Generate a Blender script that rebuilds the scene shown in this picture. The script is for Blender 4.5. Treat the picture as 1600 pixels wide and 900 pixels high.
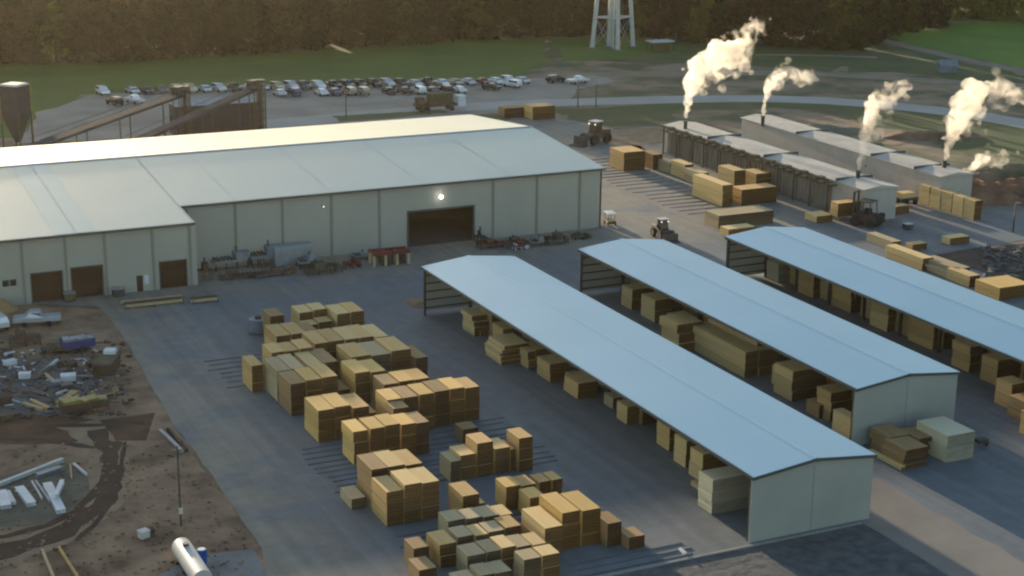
import bpy, bmesh, math, random
from mathutils import Vector, Matrix
import numpy as np

# ------------------------------------------------------------------ scene, camera, light
for o in list(bpy.data.objects): bpy.data.objects.remove(o)
SC = bpy.context.scene
COL = SC.collection
R = math.radians
random.seed(7)

F, PITCH, ROLL, YAW, CH = 2566.66, .2792, .0111, .4472, 57.561
_f = Vector((math.sin(YAW)*math.cos(PITCH), math.cos(YAW)*math.cos(PITCH), -math.sin(PITCH)))
_r = Vector((math.cos(YAW), -math.sin(YAW), 0)); _u = _r.cross(_f)
_r, _u = math.cos(ROLL)*_r+math.sin(ROLL)*_u, -math.sin(ROLL)*_r+math.cos(ROLL)*_u
cam = bpy.data.cameras.new('camera'); camo = bpy.data.objects.new('camera', cam); COL.objects.link(camo)
cam.sensor_width = 36; cam.lens = 36*F/1600; cam.clip_start = 1; cam.clip_end = 6000
camo.matrix_world = Matrix(((_r.x,_u.x,-_f.x,0),(_r.y,_u.y,-_f.y,0),(_r.z,_u.z,-_f.z,CH),(0,0,0,1)))
SC.camera = camo

SUN_EL, SUN_AZ = R(5.5), R(-.9)            # azimuth from +Y towards +X
W = bpy.data.worlds.new('World'); SC.world = W; W.use_nodes = True
nt = W.node_tree; nt.nodes.clear()
sky = nt.nodes.new('ShaderNodeTexSky'); sky.sky_type = 'NISHITA'; sky.sun_disc = False
sky.sun_elevation = SUN_EL; sky.sun_rotation = SUN_AZ; sky.altitude = 100
sky.air_density = 1.0; sky.dust_density = 1.0; sky.ozone_density = 1.7
bg = nt.nodes.new('ShaderNodeBackground'); bg.inputs[1].default_value = .15
wo = nt.nodes.new('ShaderNodeOutputWorld')
nt.links.new(sky.outputs[0], bg.inputs[0]); nt.links.new(bg.outputs[0], wo.inputs[0])
sl = bpy.data.lights.new('sun', 'SUN'); sl.energy = 5.0; sl.angle = R(.6); sl.color = (1,.83,.60)
so = bpy.data.objects.new('sun', sl); COL.objects.link(so)
_d = Vector((math.sin(SUN_AZ)*math.cos(SUN_EL), math.cos(SUN_AZ)*math.cos(SUN_EL), math.sin(SUN_EL)))
so.rotation_euler = _d.to_track_quat('Z', 'Y').to_euler()
so.location = (80, 300, 90)
vs = SC.view_settings; vs.view_transform = 'Standard'; vs.look = 'None'; vs.gamma = 1; vs.exposure = 1.2
SC.cycles.volume_bounces = 8; SC.cycles.max_bounces = 10; SC.cycles.diffuse_bounces = 3
SC.cycles.pixel_filter_type = 'BLACKMAN_HARRIS'; SC.cycles.filter_width = 2.2
SC.cycles.sample_clamp_indirect = 6

def at(x, y, z=0.0):
    """the point of height z that the photograph's pixel (1600 wide) looks at"""
    d = _f + _r*((x-800)/F) - _u*((y-450)/F)
    t = (z-CH)/d.z
    return Vector((0,0,CH)) + d*t

# ------------------------------------------------------------------ materials
def N(nt, t, **k):
    n = nt.nodes.new(t)
    for a, v in k.items(): setattr(n, a, v)
    return n
def mat(name, c1, c2=None, scale=1.0, rough=.7, metal=0., vary=0., stretch=None, c3=None, scale3=.1, amt3=.6, bump=0., coords='Object', detail=5, spec=.4, contrast=(.35,.65)):
    m = bpy.data.materials.new(name); m.use_nodes = True; t = m.node_tree; t.nodes.clear()
    out = N(t,'ShaderNodeOutputMaterial'); p = N(t,'ShaderNodeBsdfPrincipled'); t.links.new(p.outputs[0], out.inputs[0])
    p.inputs['Roughness'].default_value = rough; p.inputs['Metallic'].default_value = metal
    p.inputs['Specular IOR Level'].default_value = spec
    tc = N(t,'ShaderNodeTexCoord')
    mp = N(t,'ShaderNodeMapping'); t.links.new(tc.outputs[coords], mp.inputs[0])
    if stretch: mp.inputs['Scale'].default_value = stretch
    col = None
    def noise(sc, src=mp, det=detail):
        n = N(t,'ShaderNodeTexNoise'); n.inputs['Scale'].default_value = sc; n.inputs['Detail'].default_value = det
        n.inputs['Roughness'].default_value = .6
        t.links.new(src.outputs[0], n.inputs['Vector']); return n
    def ramp(n, a, b):
        r = N(t,'ShaderNodeMapRange'); r.inputs[1].default_value = a; r.inputs[2].default_value = b
        t.links.new(n.outputs[0], r.inputs[0]); return r
    def mix(fac, a, b, mode='MIX'):
        x = N(t,'ShaderNodeMix', data_type='RGBA', blend_type=mode)
        if isinstance(fac, float): x.inputs[0].default_value = fac
        else: t.links.new(fac.outputs[0], x.inputs[0])
        for i, v in ((6,a),(7,b)):
            if isinstance(v, tuple): x.inputs[i].default_value = (*v,1)
            else: t.links.new(v, x.inputs[i])
        return x.outputs[2]
    col = tuple(c1)
    if c2 is not None:
        n = noise(scale); col = mix(ramp(n,*contrast), col, tuple(c2))
        if bump:
            b = N(t,'ShaderNodeBump'); b.inputs['Strength'].default_value = bump; b.inputs['Distance'].default_value = .3
            t.links.new(n.outputs[0], b.inputs['Height']); t.links.new(b.outputs[0], p.inputs['Normal'])
    if c3 is not None:
        r = ramp(noise(scale3, tc if not stretch else mp, 3), .45, .62); mm = N(t,'ShaderNodeMath', operation='MULTIPLY'); mm.inputs[1].default_value = amt3
        t.links.new(r.outputs[0], mm.inputs[0]); col = mix(mm, col, tuple(c3))
    if vary:
        oi = N(t,'ShaderNodeObjectInfo'); r = N(t,'ShaderNodeMapRange')
        r.inputs[3].default_value = 1-vary; r.inputs[4].default_value = 1+vary; t.links.new(oi.outputs['Random'], r.inputs[0])
        h = N(t,'ShaderNodeHueSaturation'); t.links.new(r.outputs[0], h.inputs['Value'])
        if isinstance(col, tuple): h.inputs['Color'].default_value = (*col,1)
        else: t.links.new(col, h.inputs['Color'])
        col = h.outputs[0]
    if isinstance(col, tuple): p.inputs['Base Color'].default_value = (*col,1)
    else: t.links.new(col, p.inputs['Base Color'])
    return m
def srgb(r, g, b):
    return tuple(((c/255+.055)/1.055)**2.4 if c > 10 else c/255/12.92 for c in (r,g,b))

M = {}
M['ground'] = mat('dry_ground', (.27,.195,.125), (.075,.085,.033), .07, .95, c3=(.32,.235,.16), scale3=.05, amt3=.5, bump=.4, contrast=(.42,.58), detail=8)
M['dirt'] = mat('trodden_dirt', (.40,.25,.15), (.14,.083,.05), .22, .95, c3=(.33,.205,.12), scale3=.12, amt3=.7, bump=.6)
M['red_dirt'] = mat('red_clay_track', (.15,.068,.034), (.05,.024,.014), .35, .95, bump=.6)
M['red_bank'] = mat('red_earth', (.28,.16,.10), (.12,.06,.04), .25, .95, bump=.6)
M['dirt_pale'] = mat('pale_sandy_dirt', (.36,.245,.15), (.25,.165,.10), .5, .95, bump=.4)
M['mud'] = mat('dark_earth', (.08,.055,.042), (.045,.035,.03), .4, .95, bump=.5)
M['concrete'] = mat('yard_concrete', (.19,.198,.20), (.155,.17,.178), .06, .75, c3=(.13,.155,.17), scale3=.035, amt3=.6, spec=.35, detail=8)
M['strip'] = mat('bare_concrete', (.30,.255,.215), (.235,.20,.17), .15, .8, spec=.3)  # warm tone; on the strip by the shed it stands in for sunlight
def dusty(m):
    t=m.node_tree; p=[n for n in t.nodes if n.type=='BSDF_PRINCIPLED'][0]; src=p.inputs['Base Color'].links[0].from_socket
    tc=N(t,'ShaderNodeTexCoord'); sp=N(t,'ShaderNodeSeparateXYZ'); t.links.new(tc.outputs['Object'],sp.inputs[0])
    def mr(o,a,b):
        r=N(t,'ShaderNodeMapRange',interpolation_type='SMOOTHSTEP'); r.inputs[1].default_value=a; r.inputs[2].default_value=b; t.links.new(o,r.inputs[0]); return r.outputs[0]
    sk=N(t,'ShaderNodeMath',operation='MULTIPLY_ADD'); sk.inputs[1].default_value=-.06; t.links.new(sp.outputs['Y'],sk.inputs[0]); t.links.new(sp.outputs['X'],sk.inputs[2])
    mx=N(t,'ShaderNodeMath',operation='MAXIMUM'); t.links.new(mr(sk.outputs[0],40,28),mx.inputs[0]); t.links.new(mr(sp.outputs['Y'],184,202),mx.inputs[1])
    n=N(t,'ShaderNodeTexNoise'); n.inputs['Scale'].default_value=.13; n.inputs['Detail'].default_value=6; t.links.new(tc.outputs['Object'],n.inputs['Vector'])
    a=N(t,'ShaderNodeMath',operation='MULTIPLY'); t.links.new(mx.outputs[0],a.inputs[0]); t.links.new(mr(n.outputs[0],.3,.55),a.inputs[1])
    x=N(t,'ShaderNodeMix',data_type='RGBA'); t.links.new(a.outputs[0],x.inputs[0]); t.links.new(src,x.inputs[6]); x.inputs[7].default_value=(.27,.235,.185,1)
    # tyre tracks running up and down the lanes
    mp=N(t,'ShaderNodeMapping'); mp.inputs['Scale'].default_value=(1.1,.035,1); mp.inputs['Rotation'].default_value=(0,0,.12); t.links.new(tc.outputs['Object'],mp.inputs[0])
    n2=N(t,'ShaderNodeTexNoise'); n2.inputs['Scale'].default_value=.8; n2.inputs['Detail'].default_value=5; t.links.new(mp.outputs[0],n2.inputs['Vector'])
    n3=N(t,'ShaderNodeTexNoise'); n3.inputs['Scale'].default_value=.5; n3.inputs['Detail'].default_value=8; n3.inputs['Roughness'].default_value=.7; t.links.new(tc.outputs['Object'],n3.inputs['Vector'])
    q=N(t,'ShaderNodeMath',operation='ADD'); t.links.new(n2.outputs[0],q.inputs[0]); t.links.new(n3.outputs[0],q.inputs[1])
    v=N(t,'ShaderNodeMapRange'); v.inputs[1].default_value=.75; v.inputs[2].default_value=1.25; v.inputs[3].default_value=.80; v.inputs[4].default_value=1.18; t.links.new(q.outputs[0],v.inputs[0])
    h=N(t,'ShaderNodeHueSaturation'); t.links.new(v.outputs[0],h.inputs['Value']); t.links.new(x.outputs[2],h.inputs['Color']); t.links.new(h.outputs[0],p.inputs['Base Color'])
dusty(M['concrete'])
M['olive_dirt'] = mat('olive_dirt', (.19,.165,.115), (.11,.095,.065), .5, .95, bump=.4)
M['rut'] = mat('wet_rut', (.065,.032,.018), (.035,.02,.013), .5, .9, bump=.5)
M['slab'] = mat('pale_slab', (.24,.24,.235), (.16,.16,.155), .4, .8)
M['gravel'] = mat('grey_gravel', (.15,.145,.14), (.085,.083,.082), .8, .95, c3=(.17,.16,.15), scale3=.1, bump=.3)
M['asphalt'] = mat('old_asphalt', (.37,.32,.265), (.26,.225,.185), .1, .9)
M['road'] = mat('road_surface', (.42,.40,.365), (.35,.335,.30), .1, .85)
M['track'] = mat('sandy_track', (.27,.23,.17), (.19,.16,.11), .12, .95)
M['grass'] = mat('field_grass', (.075,.145,.008), (.048,.105,.006), .05, .95, c3=(.14,.15,.03), scale3=.02, amt3=.5, bump=.2)
M['grass2'] = mat('meadow_grass', (.12,.24,.012), (.075,.17,.010), .04, .95, c3=(.13,.15,.05), scale3=.02, amt3=.6, bump=.2)
M['verge'] = mat('verge_grass', (.04,.085,.014), (.10,.10,.04), .09, .95, bump=.3)
M['edge'] = mat('kerb_concrete', (.33,.31,.28), (.25,.24,.22), .5, .8)

M['roof'] = mat('galvanised_roof', (.57,.59,.505), (.52,.545,.475), .07, .42, .35, c3=(.46,.54,.53), scale3=.04, amt3=.5)
M['conveyor'] = mat('dark_grey_conveyor', (.07,.068,.078), (.05,.05,.055), 1., .95, spec=.1)
M['roof_blue'] = mat('bluish_roof_sheet', (.47,.55,.53), (.43,.52,.50), .2, .42, .35)
M['shed_roof'] = mat('zinc_shed_roof', (.27,.46,.60), (.25,.435,.575), .12, .55, .2, spec=.4, c3=(.225,.42,.58), scale3=.05, amt3=.6)
M['trim'] = mat('dark_trim', (.09,.10,.10), rough=.5, metal=.3)
M['trim_light'] = mat('pale_trim', (.50,.52,.50), rough=.5, metal=.2)
M['wall'] = mat('wall_panel', (.45,.42,.35), (.40,.375,.315), .15, .6, spec=.3, c3=(.36,.355,.315), scale3=.06, amt3=.5)
M['rib'] = mat('wall_joint', (.27,.255,.21), rough=.7)
M['shed_wall'] = mat('shed_wall_panel', (.40,.395,.345), (.35,.35,.31), .2, .6, spec=.3)
M['door'] = mat('brown_door', (.05,.024,.017), (.03,.016,.012), .8, .9, spec=.1)
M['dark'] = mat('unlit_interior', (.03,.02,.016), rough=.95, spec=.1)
M['floor_in'] = mat('shed_floor', (.11,.10,.095), (.08,.075,.07), .3, .9)
M['steel'] = mat('dark_steel', (.06,.06,.06), (.10,.085,.07), 1.5, .6, .3)
M['steel_l'] = mat('white_steel', (.62,.60,.56), (.5,.49,.46), .5, .5)
M['grey'] = mat('grey_paint', (.30,.32,.33), (.2,.21,.22), .8, .5, vary=.15)
M['blue_grey'] = mat('blue_grey_paint', (.20,.25,.30), (.14,.17,.2), .6, .5)
M['wrap_grey'] = mat('grey_sheet', (.32,.345,.35), (.26,.29,.30), .8, .7)
M['red'] = mat('red_paint', (.22,.03,.025), (.12,.03,.025), 1., .5)
M['rust'] = mat('rusty_steel', (.13,.07,.045), (.07,.045,.035), 1., .85, vary=.2)
M['blue'] = mat('blue_paint', (.035,.06,.25), (.03,.04,.12), 1., .5)
M['bluelight'] = mat('bright_blue', (.02,.10,.42), rough=.5)
M['yellow'] = mat('yellow_paint', (.36,.30,.05), (.16,.12,.05), 1.2, .55)
M['white'] = mat('white_sheet', (.72,.73,.74), (.6,.61,.62), .8, .5)
M['black'] = mat('black_rubber', (.02,.02,.02), rough=.8)
M['glass'] = mat('dark_glass', (.02,.025,.03), rough=.12, spec=.8)
M['bark'] = mat('bark', (.035,.028,.02), (.02,.017,.013), 1., .95)
M['kiln_roof'] = mat('kiln_roof', (.60,.54,.46), (.46,.42,.36), .3, .75, .0, c3=(.32,.30,.27), scale3=.12)
M['kiln_wall'] = mat('kiln_wall', (.52,.46,.395), (.44,.39,.335), .4, .7)
M['kiln_door'] = mat('kiln_door', (.27,.20,.155), (.19,.145,.115), .8, .75, vary=.2)
M['bronze'] = mat('olive_gantry', (.12,.10,.05), (.07,.06,.035), 1.5, .8)
W_BR = dict(stretch=(1.5,.3,5), scale=1.1, rough=.8, vary=.16, spec=.2)
M['w_bright'] = mat('fresh_lumber', (.88,.565,.20), (.76,.455,.15), **W_BR)
M['w_tan'] = mat('tan_lumber', (.78,.49,.20), (.64,.38,.15), **W_BR)
M['w_brown'] = mat('weathered_lumber', (.48,.30,.14), (.37,.225,.10), **W_BR)
M['w_grey'] = mat('greyed_lumber', (.64,.475,.27), (.52,.38,.21), **W_BR)
M['w_pale'] = mat('pale_lumber', (.86,.60,.27), (.74,.49,.21), **W_BR)
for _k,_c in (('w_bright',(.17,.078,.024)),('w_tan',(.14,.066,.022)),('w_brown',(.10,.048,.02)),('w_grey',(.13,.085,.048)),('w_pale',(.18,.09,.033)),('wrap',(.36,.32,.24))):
    M['end_'+_k[2:] if _k!='wrap' else 'end_wrap'] = mat('end_grain_'+_k.replace('w_',''), _c, tuple(q*.7 for q in _c), 3., .85, vary=.15, spec=.15)  # board ends, darkened: shade of the near faces put into the colour
M['wrap'] = mat('pale_wrap', (.78,.66,.43), (.70,.59,.38), .6, .6)
M['bearer'] = mat('bearer_wood', (.135,.135,.14), (.10,.10,.105), .8, .9, vary=.2)

def foliage(name, c1, c2, c3):
    m = bpy.data.materials.new(name); m.use_nodes = True; t = m.node_tree; t.nodes.clear()
    out = N(t,'ShaderNodeOutputMaterial'); p = N(t,'ShaderNodeBsdfPrincipled')
    p.inputs['Roughness'].default_value = .9; p.inputs['Specular IOR Level'].default_value = .1
    tr = N(t,'ShaderNodeBsdfTranslucent'); ms = N(t,'ShaderNodeMixShader'); ms.inputs[0].default_value = .35
    oi = N(t,'ShaderNodeObjectInfo'); rp = N(t,'ShaderNodeValToRGB')
    rp.color_ramp.elements[0].color = (*c1,1); rp.color_ramp.elements[1].color = (*c3,1)
    e = rp.color_ramp.elements.new(.5); e.color = (*c2,1)
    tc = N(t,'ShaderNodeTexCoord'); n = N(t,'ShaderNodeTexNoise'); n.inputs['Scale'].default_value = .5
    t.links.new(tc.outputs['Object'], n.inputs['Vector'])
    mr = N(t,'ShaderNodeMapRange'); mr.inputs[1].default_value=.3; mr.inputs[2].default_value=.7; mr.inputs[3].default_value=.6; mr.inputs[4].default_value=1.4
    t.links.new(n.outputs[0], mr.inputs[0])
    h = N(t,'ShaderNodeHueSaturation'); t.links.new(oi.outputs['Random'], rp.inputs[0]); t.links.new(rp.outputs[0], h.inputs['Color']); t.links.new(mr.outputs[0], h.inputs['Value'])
    t.links.new(h.outputs[0], p.inputs['Base Color']); t.links.new(h.outputs[0], tr.inputs[0])
    t.links.new(p.outputs[0], ms.inputs[1]); t.links.new(tr.outputs[0], ms.inputs[2]); t.links.new(ms.outputs[0], out.inputs[0])
    return m
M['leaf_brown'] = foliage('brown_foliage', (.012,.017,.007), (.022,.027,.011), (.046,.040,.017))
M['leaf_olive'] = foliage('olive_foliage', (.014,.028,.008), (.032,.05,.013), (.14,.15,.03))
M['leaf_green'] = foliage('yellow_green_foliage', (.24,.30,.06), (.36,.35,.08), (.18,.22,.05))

# ------------------------------------------------------------------ mesh helpers
class MB:
    def __init__(s): s.v=[]; s.f=[]
    def add(s, vs, fs):
        n=len(s.v); s.v+= [tuple(v) for v in vs]; s.f+= [tuple(i+n for i in f) for f in fs]; return s
    def box(s, x0,x1,y0,y1,z0,z1):
        return s.add([(x0,y0,z0),(x1,y0,z0),(x1,y1,z0),(x0,y1,z0),(x0,y0,z1),(x1,y0,z1),(x1,y1,z1),(x0,y1,z1)],
              [(0,3,2,1),(4,5,6,7),(0,1,5,4),(1,2,6,5),(2,3,7,6),(3,0,4,7)])
    def cbox(s, c, d, rz=0, tilt=0):
        """box of size d centred on c, turned by rz, tilted about its own y"""
        m = Matrix.Rotation(rz,3,'Z') @ Matrix.Rotation(tilt,3,'Y'); c=Vector(c)
        x,y,z=[q/2 for q in d]
        P=[(-x,-y,-z),(x,-y,-z),(x,y,-z),(-x,y,-z),(-x,-y,z),(x,-y,z),(x,y,z),(-x,y,z)]
        return s.add([c+m@Vector(q) for q in P],[(0,3,2,1),(4,5,6,7),(0,1,5,4),(1,2,6,5),(2,3,7,6),(3,0,4,7)])
    def tube(s, a, b, r, r2=None, n=8, cap=True):
        a,b=Vector(a),Vector(b); r2=r if r2 is None else r2
        q=(b-a).to_track_quat('Z','Y'); vs=[]
        for P,rr in ((a,r),(b,r2)):
            for i in range(n):
                t=2*math.pi*i/n; vs.append(P+q@Vector((rr*math.cos(t),rr*math.sin(t),0)))
        fs=[(i,(i+1)%n,n+(i+1)%n,n+i) for i in range(n)]
        if cap: fs+=[tuple(range(n-1,-1,-1)),tuple(range(n,2*n))]
        return s.add(vs,fs)
    def prism(s, prof, y0, y1, axis='Y'):
        """profile of (u,z) swept along axis"""
        n=len(prof)
        if axis=='Y': vs=[(u,y0,z) for u,z in prof]+[(u,y1,z) for u,z in prof]
        else: vs=[(y0,u,z) for u,z in prof]+[(y1,u,z) for u,z in prof]
        fs=[(i,(i+1)%n,n+(i+1)%n,n+i) for i in range(n)]+[tuple(range(n-1,-1,-1)),tuple(range(n,2*n))]
        return s.add(vs,fs)
    def mesh(s, name, m):
        me=bpy.data.meshes.new(name); me.from_pydata(s.v,[],s.f)
        bm=bmesh.new(); bm.from_mesh(me); bmesh.ops.recalc_face_normals(bm,faces=bm.faces); bm.to_mesh(me); bm.free()
        me.materials.append(m); return me
    def build(s, name, m, parent=None, loc=(0,0,0), rz=0, bevel=0, smooth=False):
        if isinstance(m,str): m=M[m]
        o=bpy.data.objects.new(name, s.mesh(name,m)); COL.objects.link(o); o.parent=parent
        o.location=loc; o.rotation_euler=(0,0,rz)
        if bevel:
            b=o.modifiers.new('bevel','BEVEL'); b.width=bevel; b.segments=2; b.limit_method='ANGLE'
        if smooth:
            for p in o.data.polygons: p.use_smooth=True
        return o
def tag(o, label=None, cat=None, group=None, kind=None):
    if label: o['label']=label
    if cat: o['category']=cat
    if group: o['group']=group
    if kind: o['kind']=kind
    return o
def thing(name, label, cat, loc, rz=0, group=None):
    o=bpy.data.objects.new(name,None); COL.objects.link(o); o.location=loc; o.rotation_euler=(0,0,rz)
    o.empty_display_size=.3
    return tag(o,label,cat,group)
def kids(o): return [c for c in bpy.data.objects if c.parent==o]
def copy_tree(o, ch=None, parent=None):
    """ch: dict object -> children, made once"""
    c=o.copy(); COL.objects.link(c)
    if parent is not None: c.parent=parent
    for k in ch.get(o,[]): copy_tree(k, ch, c)
    return c
def tree_of(o):
    d={}
    def rec(x):
        d[x]=kids(x)
        for k in d[x]: rec(k)
    rec(o); return d

def smooth_line(pts, step, closed, jit, seed=1):
    rnd=random.Random(seed); out=[]
    n=len(pts)
    for i in range(n if closed else n-1):
        a=Vector(pts[i]); b=Vector(pts[(i+1)%n]); L=(b-a).length; k=max(1,min(60,int(L/step)))
        for j in range(k):
            p=a.lerp(b,j/k)
            if jit: p=p+Vector((rnd.uniform(-jit,jit),rnd.uniform(-jit,jit)))
            out.append(p)
    if not closed: out.append(Vector(pts[-1]))
    return out
def patch(name, pts, m, z, kind='structure', step=2.5, jit=.4, **k):
    P=smooth_line([Vector((p[0],p[1])) for p in pts], step, True, jit)
    bm=bmesh.new(); vs=[bm.verts.new((p.x,p.y,z)) for p in P]; f=bm.faces.new(vs)
    bmesh.ops.recalc_face_normals(bm,faces=[f]); f.normal_update()
    if f.normal.z<0: f.normal_flip()
    bmesh.ops.triangulate(bm,faces=[f])
    me=bpy.data.meshes.new(name); bm.to_mesh(me); bm.free(); me.materials.append(M[m])
    o=bpy.data.objects.new(name,me); COL.objects.link(o); o['kind']=kind; return o
def pxs(*l): return [at(x,y).xy for x,y in l]
def ribbon(name, px, w, m, z, jit=.25, step=3):
    """a band of width w (metres, may vary) along a line of pixels"""
    P=smooth_line([at(x,y).xy for x,y in px], step, False, 0)
    # round the corners
    for _ in range(3): P=[P[0]]+[(P[i-1]+P[i]*2+P[i+1])/4 for i in range(1,len(P)-1)]+[P[-1]]
    rnd=random.Random(len(P)); vs=[]; fs=[]
    for i,p in enumerate(P):
        a=P[max(0,i-1)]; b=P[min(len(P)-1,i+1)]; d=(b-a).normalized(); n=Vector((-d.y,d.x))
        ww=w/2+rnd.uniform(-jit,jit)
        vs+=[(*(p+n*ww),z),(*(p-n*(w/2+rnd.uniform(-jit,jit))),z)]
        if i: fs.append((2*i-2,2*i-1,2*i+1,2*i))
    o=MB().add(vs,fs).build(name,m); o['kind']='structure'; return o

# ------------------------------------------------------------------ the ground
o=MB().add([(-2500,-800,0),(3500,-800,0),(3500,4000,0),(-2500,4000,0)],[(0,1,2,3)]).build('ground','ground'); o['kind']='structure'
patch('dirt_yard', pxs((-160,470),(60,476),(170,486),(215,560),(262,650),(330,745),(412,862))+[(32,98),(-20,98),(-20,180)], 'dirt', .012)
yard = pxs((-60,482),(60,476),(150,478),(175,500),(215,562),(262,650),(330,742),(410,858))+[(31,103.6),(83,103.6),(83,70),(175,60)]
yard += pxs((1620,470),(1560,425),(1500,402),(1455,398),(1600,375),(1640,372),(1640,350))+[(186,197),(183,255),(146,258)]+pxs((1010,236),(975,205),(900,190),(850,180),(800,185))+[(112,262),(112,210),(20,210)]
patch('concrete_yard', yard, 'concrete', .03, jit=.12)
patch('gravel_verge', [(83,103.45),(31,103.45),(-20,98),(-20,40),(83,40)], 'gravel', .016, jit=.05)
MB().box(31,82.9,103.35,103.65,.0,.12).build('concrete_edge','edge')['kind']='structure'
patch('bare_strip', [(83.1,118),(90.3,118),(90.2,70),(83.1,70)], 'strip', .05, jit=.2)  # sunlit band between the sheds' shadows, painted as a warmer ground colour
patch('bare_lane', pxs((945,285),(985,275),(1120,335),(1330,420),(1300,432),(1100,352),(1010,318)), 'strip', .05, jit=.3)  # lane in the same warm tone as the strip
patch('dark_earth', pxs((1455,400),(1500,392),(1640,374),(1700,470),(1600,450),(1530,425)), 'mud', .06, jit=.4)
patch('pale_slab', pxs((300,870),(395,858),(420,905),(236,905)), 'slab', .04, jit=.1)
patch('beam_slab', pxs((-30,752),(98,718),(135,745),(140,775),(120,806),(60,822),(-30,826)), 'olive_dirt', .03, jit=.2)
patch('grey_hardstand', pxs((-20,560),(90,560),(150,585),(165,615),(120,655),(-20,655)), 'gravel', .02, jit=.6)
ribbon('clay_track', [(-60,665),(60,676),(150,668),(235,668)], 6.5, 'red_dirt', .022, 1.)
ribbon('sandy_track', [(120,662),(165,700),(172,745),(158,790),(110,830),(30,862),(-60,890)], 3.6, 'dirt_pale', .0235, .4, 1.5)
ribbon('clay_track', [(150,672),(176,715),(178,762),(150,802),(80,838),(-60,872)], 1.5, 'rut', .032, .35, 1.5)
ribbon('wheel_rut', [(60,668),(150,664),(225,660)], 1.2, 'rut', .033, .4, 1.5)
ribbon('wheel_rut', [(-40,682),(40,690),(110,690),(150,700)], 1.0, 'rut', .034, .4, 1.5)
ribbon('wheel_rut', [(150,795),(100,835),(20,862),(-60,880)], 2.2, 'rut', .036, .4, 1.5)
ribbon('clay_track', [(185,690),(165,720),(160,765),(120,800),(50,832),(-60,850)], .8, 'rut', .033, .25, 1.5)
ribbon('wheel_rut', [(196,690),(188,730),(184,770),(160,812),(118,845)], .5, 'rut', .037, .2, 1.2)
# beyond the works
patch('grass_field', pxs((-700,125),(0,100),(200,94),(400,82),(600,70),(760,60),(850,60),(860,100),(800,122),(600,127),(400,132),(250,138),(130,148),(60,178),(20,215),(-700,260)), 'grass', .02, step=8, jit=1.5)
patch('grass_bank', pxs((860,60),(1100,66),(1360,72),(1300,112),(1100,100),(980,98),(900,92),(850,90)), 'verge', .026, step=6, jit=2)
patch('grass_rise', pxs((860,62),(940,58),(1070,70),(1060,84),(960,92),(880,96)), 'grass', .035, step=5, jit=1.5)
patch('scrub_patch', pxs((880,172),(1010,170),(1065,176),(1040,190),(960,196),(890,186)), 'verge', .03, step=3, jit=1.2)
patch('sandy_patch', pxs((1220,186),(1300,182),(1400,196),(1470,212),(1400,226),(1300,212)), 'dirt_pale', .03, step=3, jit=1.2)
patch('scrub_patch', pxs((1330,176),(1440,186),(1480,200),(1420,208),(1340,192)), 'verge', .034, step=3, jit=1.2)
patch('sandy_patch', pxs((945,205),(1030,196),(1062,215),(1000,228),(960,226)), 'dirt_pale', .034, step=3, jit=.8)
patch('meadow', pxs((1372,52),(1450,38),(1620,28),(1900,40),(1900,160),(1620,112),(1520,92),(1420,72)), 'grass2', .03, step=8, jit=1.5)
patch('meadow_slope', pxs((1310,80),(1365,64),(1450,84),(1600,117),(1750,150),(1600,150),(1450,118),(1330,112)), 'verge', .03, step=8, jit=2)
patch('car_park', pxs((60,176),(140,150),(260,140),(400,133),(600,128),(800,123),(935,118),(960,128),(900,140),(880,165),(760,178),(300,212),(20,225)), 'asphalt', .04, step=6, jit=.8)
ribbon('road', [(300,205),(420,196),(560,180),(700,168),(850,161),(1000,157),(1200,152),(1370,160),(1480,172),(1600,192),(1750,225)], 9, 'road', .06, .2, 8)
ribbon('sandy_track', [(1330,52),(1400,68),(1480,88),(1600,112),(1760,150)], 5, 'track', .06, .3, 8)
ribbon('sandy_track', [(930,117),(1100,116),(1250,112),(1400,122),(1600,135)], 7, 'track', .05, 1., 8)
ribbon('sandy_track', [(1180,86),(1250,84),(1370,90)], 2.5, 'track', .06, .3, 8)
ribbon('grass_verge', [(870,176),(1000,170),(1200,163),(1370,171),(1470,184),(1600,206),(1750,240)], 8, 'verge', .035, 1.2, 5)
patch('scrub_patch', pxs((1440,200),(1520,186),(1640,206),(1640,262),(1540,255),(1480,230)), 'verge', .045, jit=1.5)
patch('gravel_island', pxs((520,182),(600,177),(690,172),(700,176),(600,186),(530,190)), 'verge', .08, jit=.4)

# earth banks: bumpy heaps
def mound(name, label, cx, cy, lx, ly, h, m, seed, rz=0):
    rnd=random.Random(seed); nx,ny=26,14; vs=[]; fs=[]
    ph=[(rnd.uniform(.5,3),rnd.uniform(.5,3),rnd.uniform(0,6),rnd.uniform(.1,.35)) for _ in range(9)]
    for j in range(ny+1):
        for i in range(nx+1):
            u,v=i/nx*2-1,j/ny*2-1
            e=max(0,1-(u*u)**1.5-(v*v)**1.2)
            z=h*e*(.75+sum(a*math.sin(fx*u*4+fy*v*4+p) for fx,fy,p,a in ph)*.35)
            vs.append((u*lx/2+rnd.uniform(-.1,.1),v*ly/2+rnd.uniform(-.1,.1),max(-.05,z)))
    for j in range(ny):
        for i in range(nx):
            a=j*(nx+1)+i; fs.append((a,a+1,a+nx+2,a+nx+1))
    o=MB().add(vs,fs).build(name,m,None,(cx,cy,0),rz,smooth=True)
    return tag(o,label,'earth mound')
p=at(1575,312); mound('earth_bank','long red brown earth bank at the right edge behind the tan lumber row',p.x,p.y,26,9,3.2,'red_bank',3,R(-20))
p=at(1590,292); mound('earth_bank','paler sandy heap just behind the red earth bank',p.x+4,p.y+6,18,8,2.4,'ground',5,R(-20))
p=at(1280,208); mound('earth_bank','low tawny heap of soil behind the far kiln, nearest its middle',p.x,p.y,22,7,1.6,'track',8,R(-10))
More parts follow.
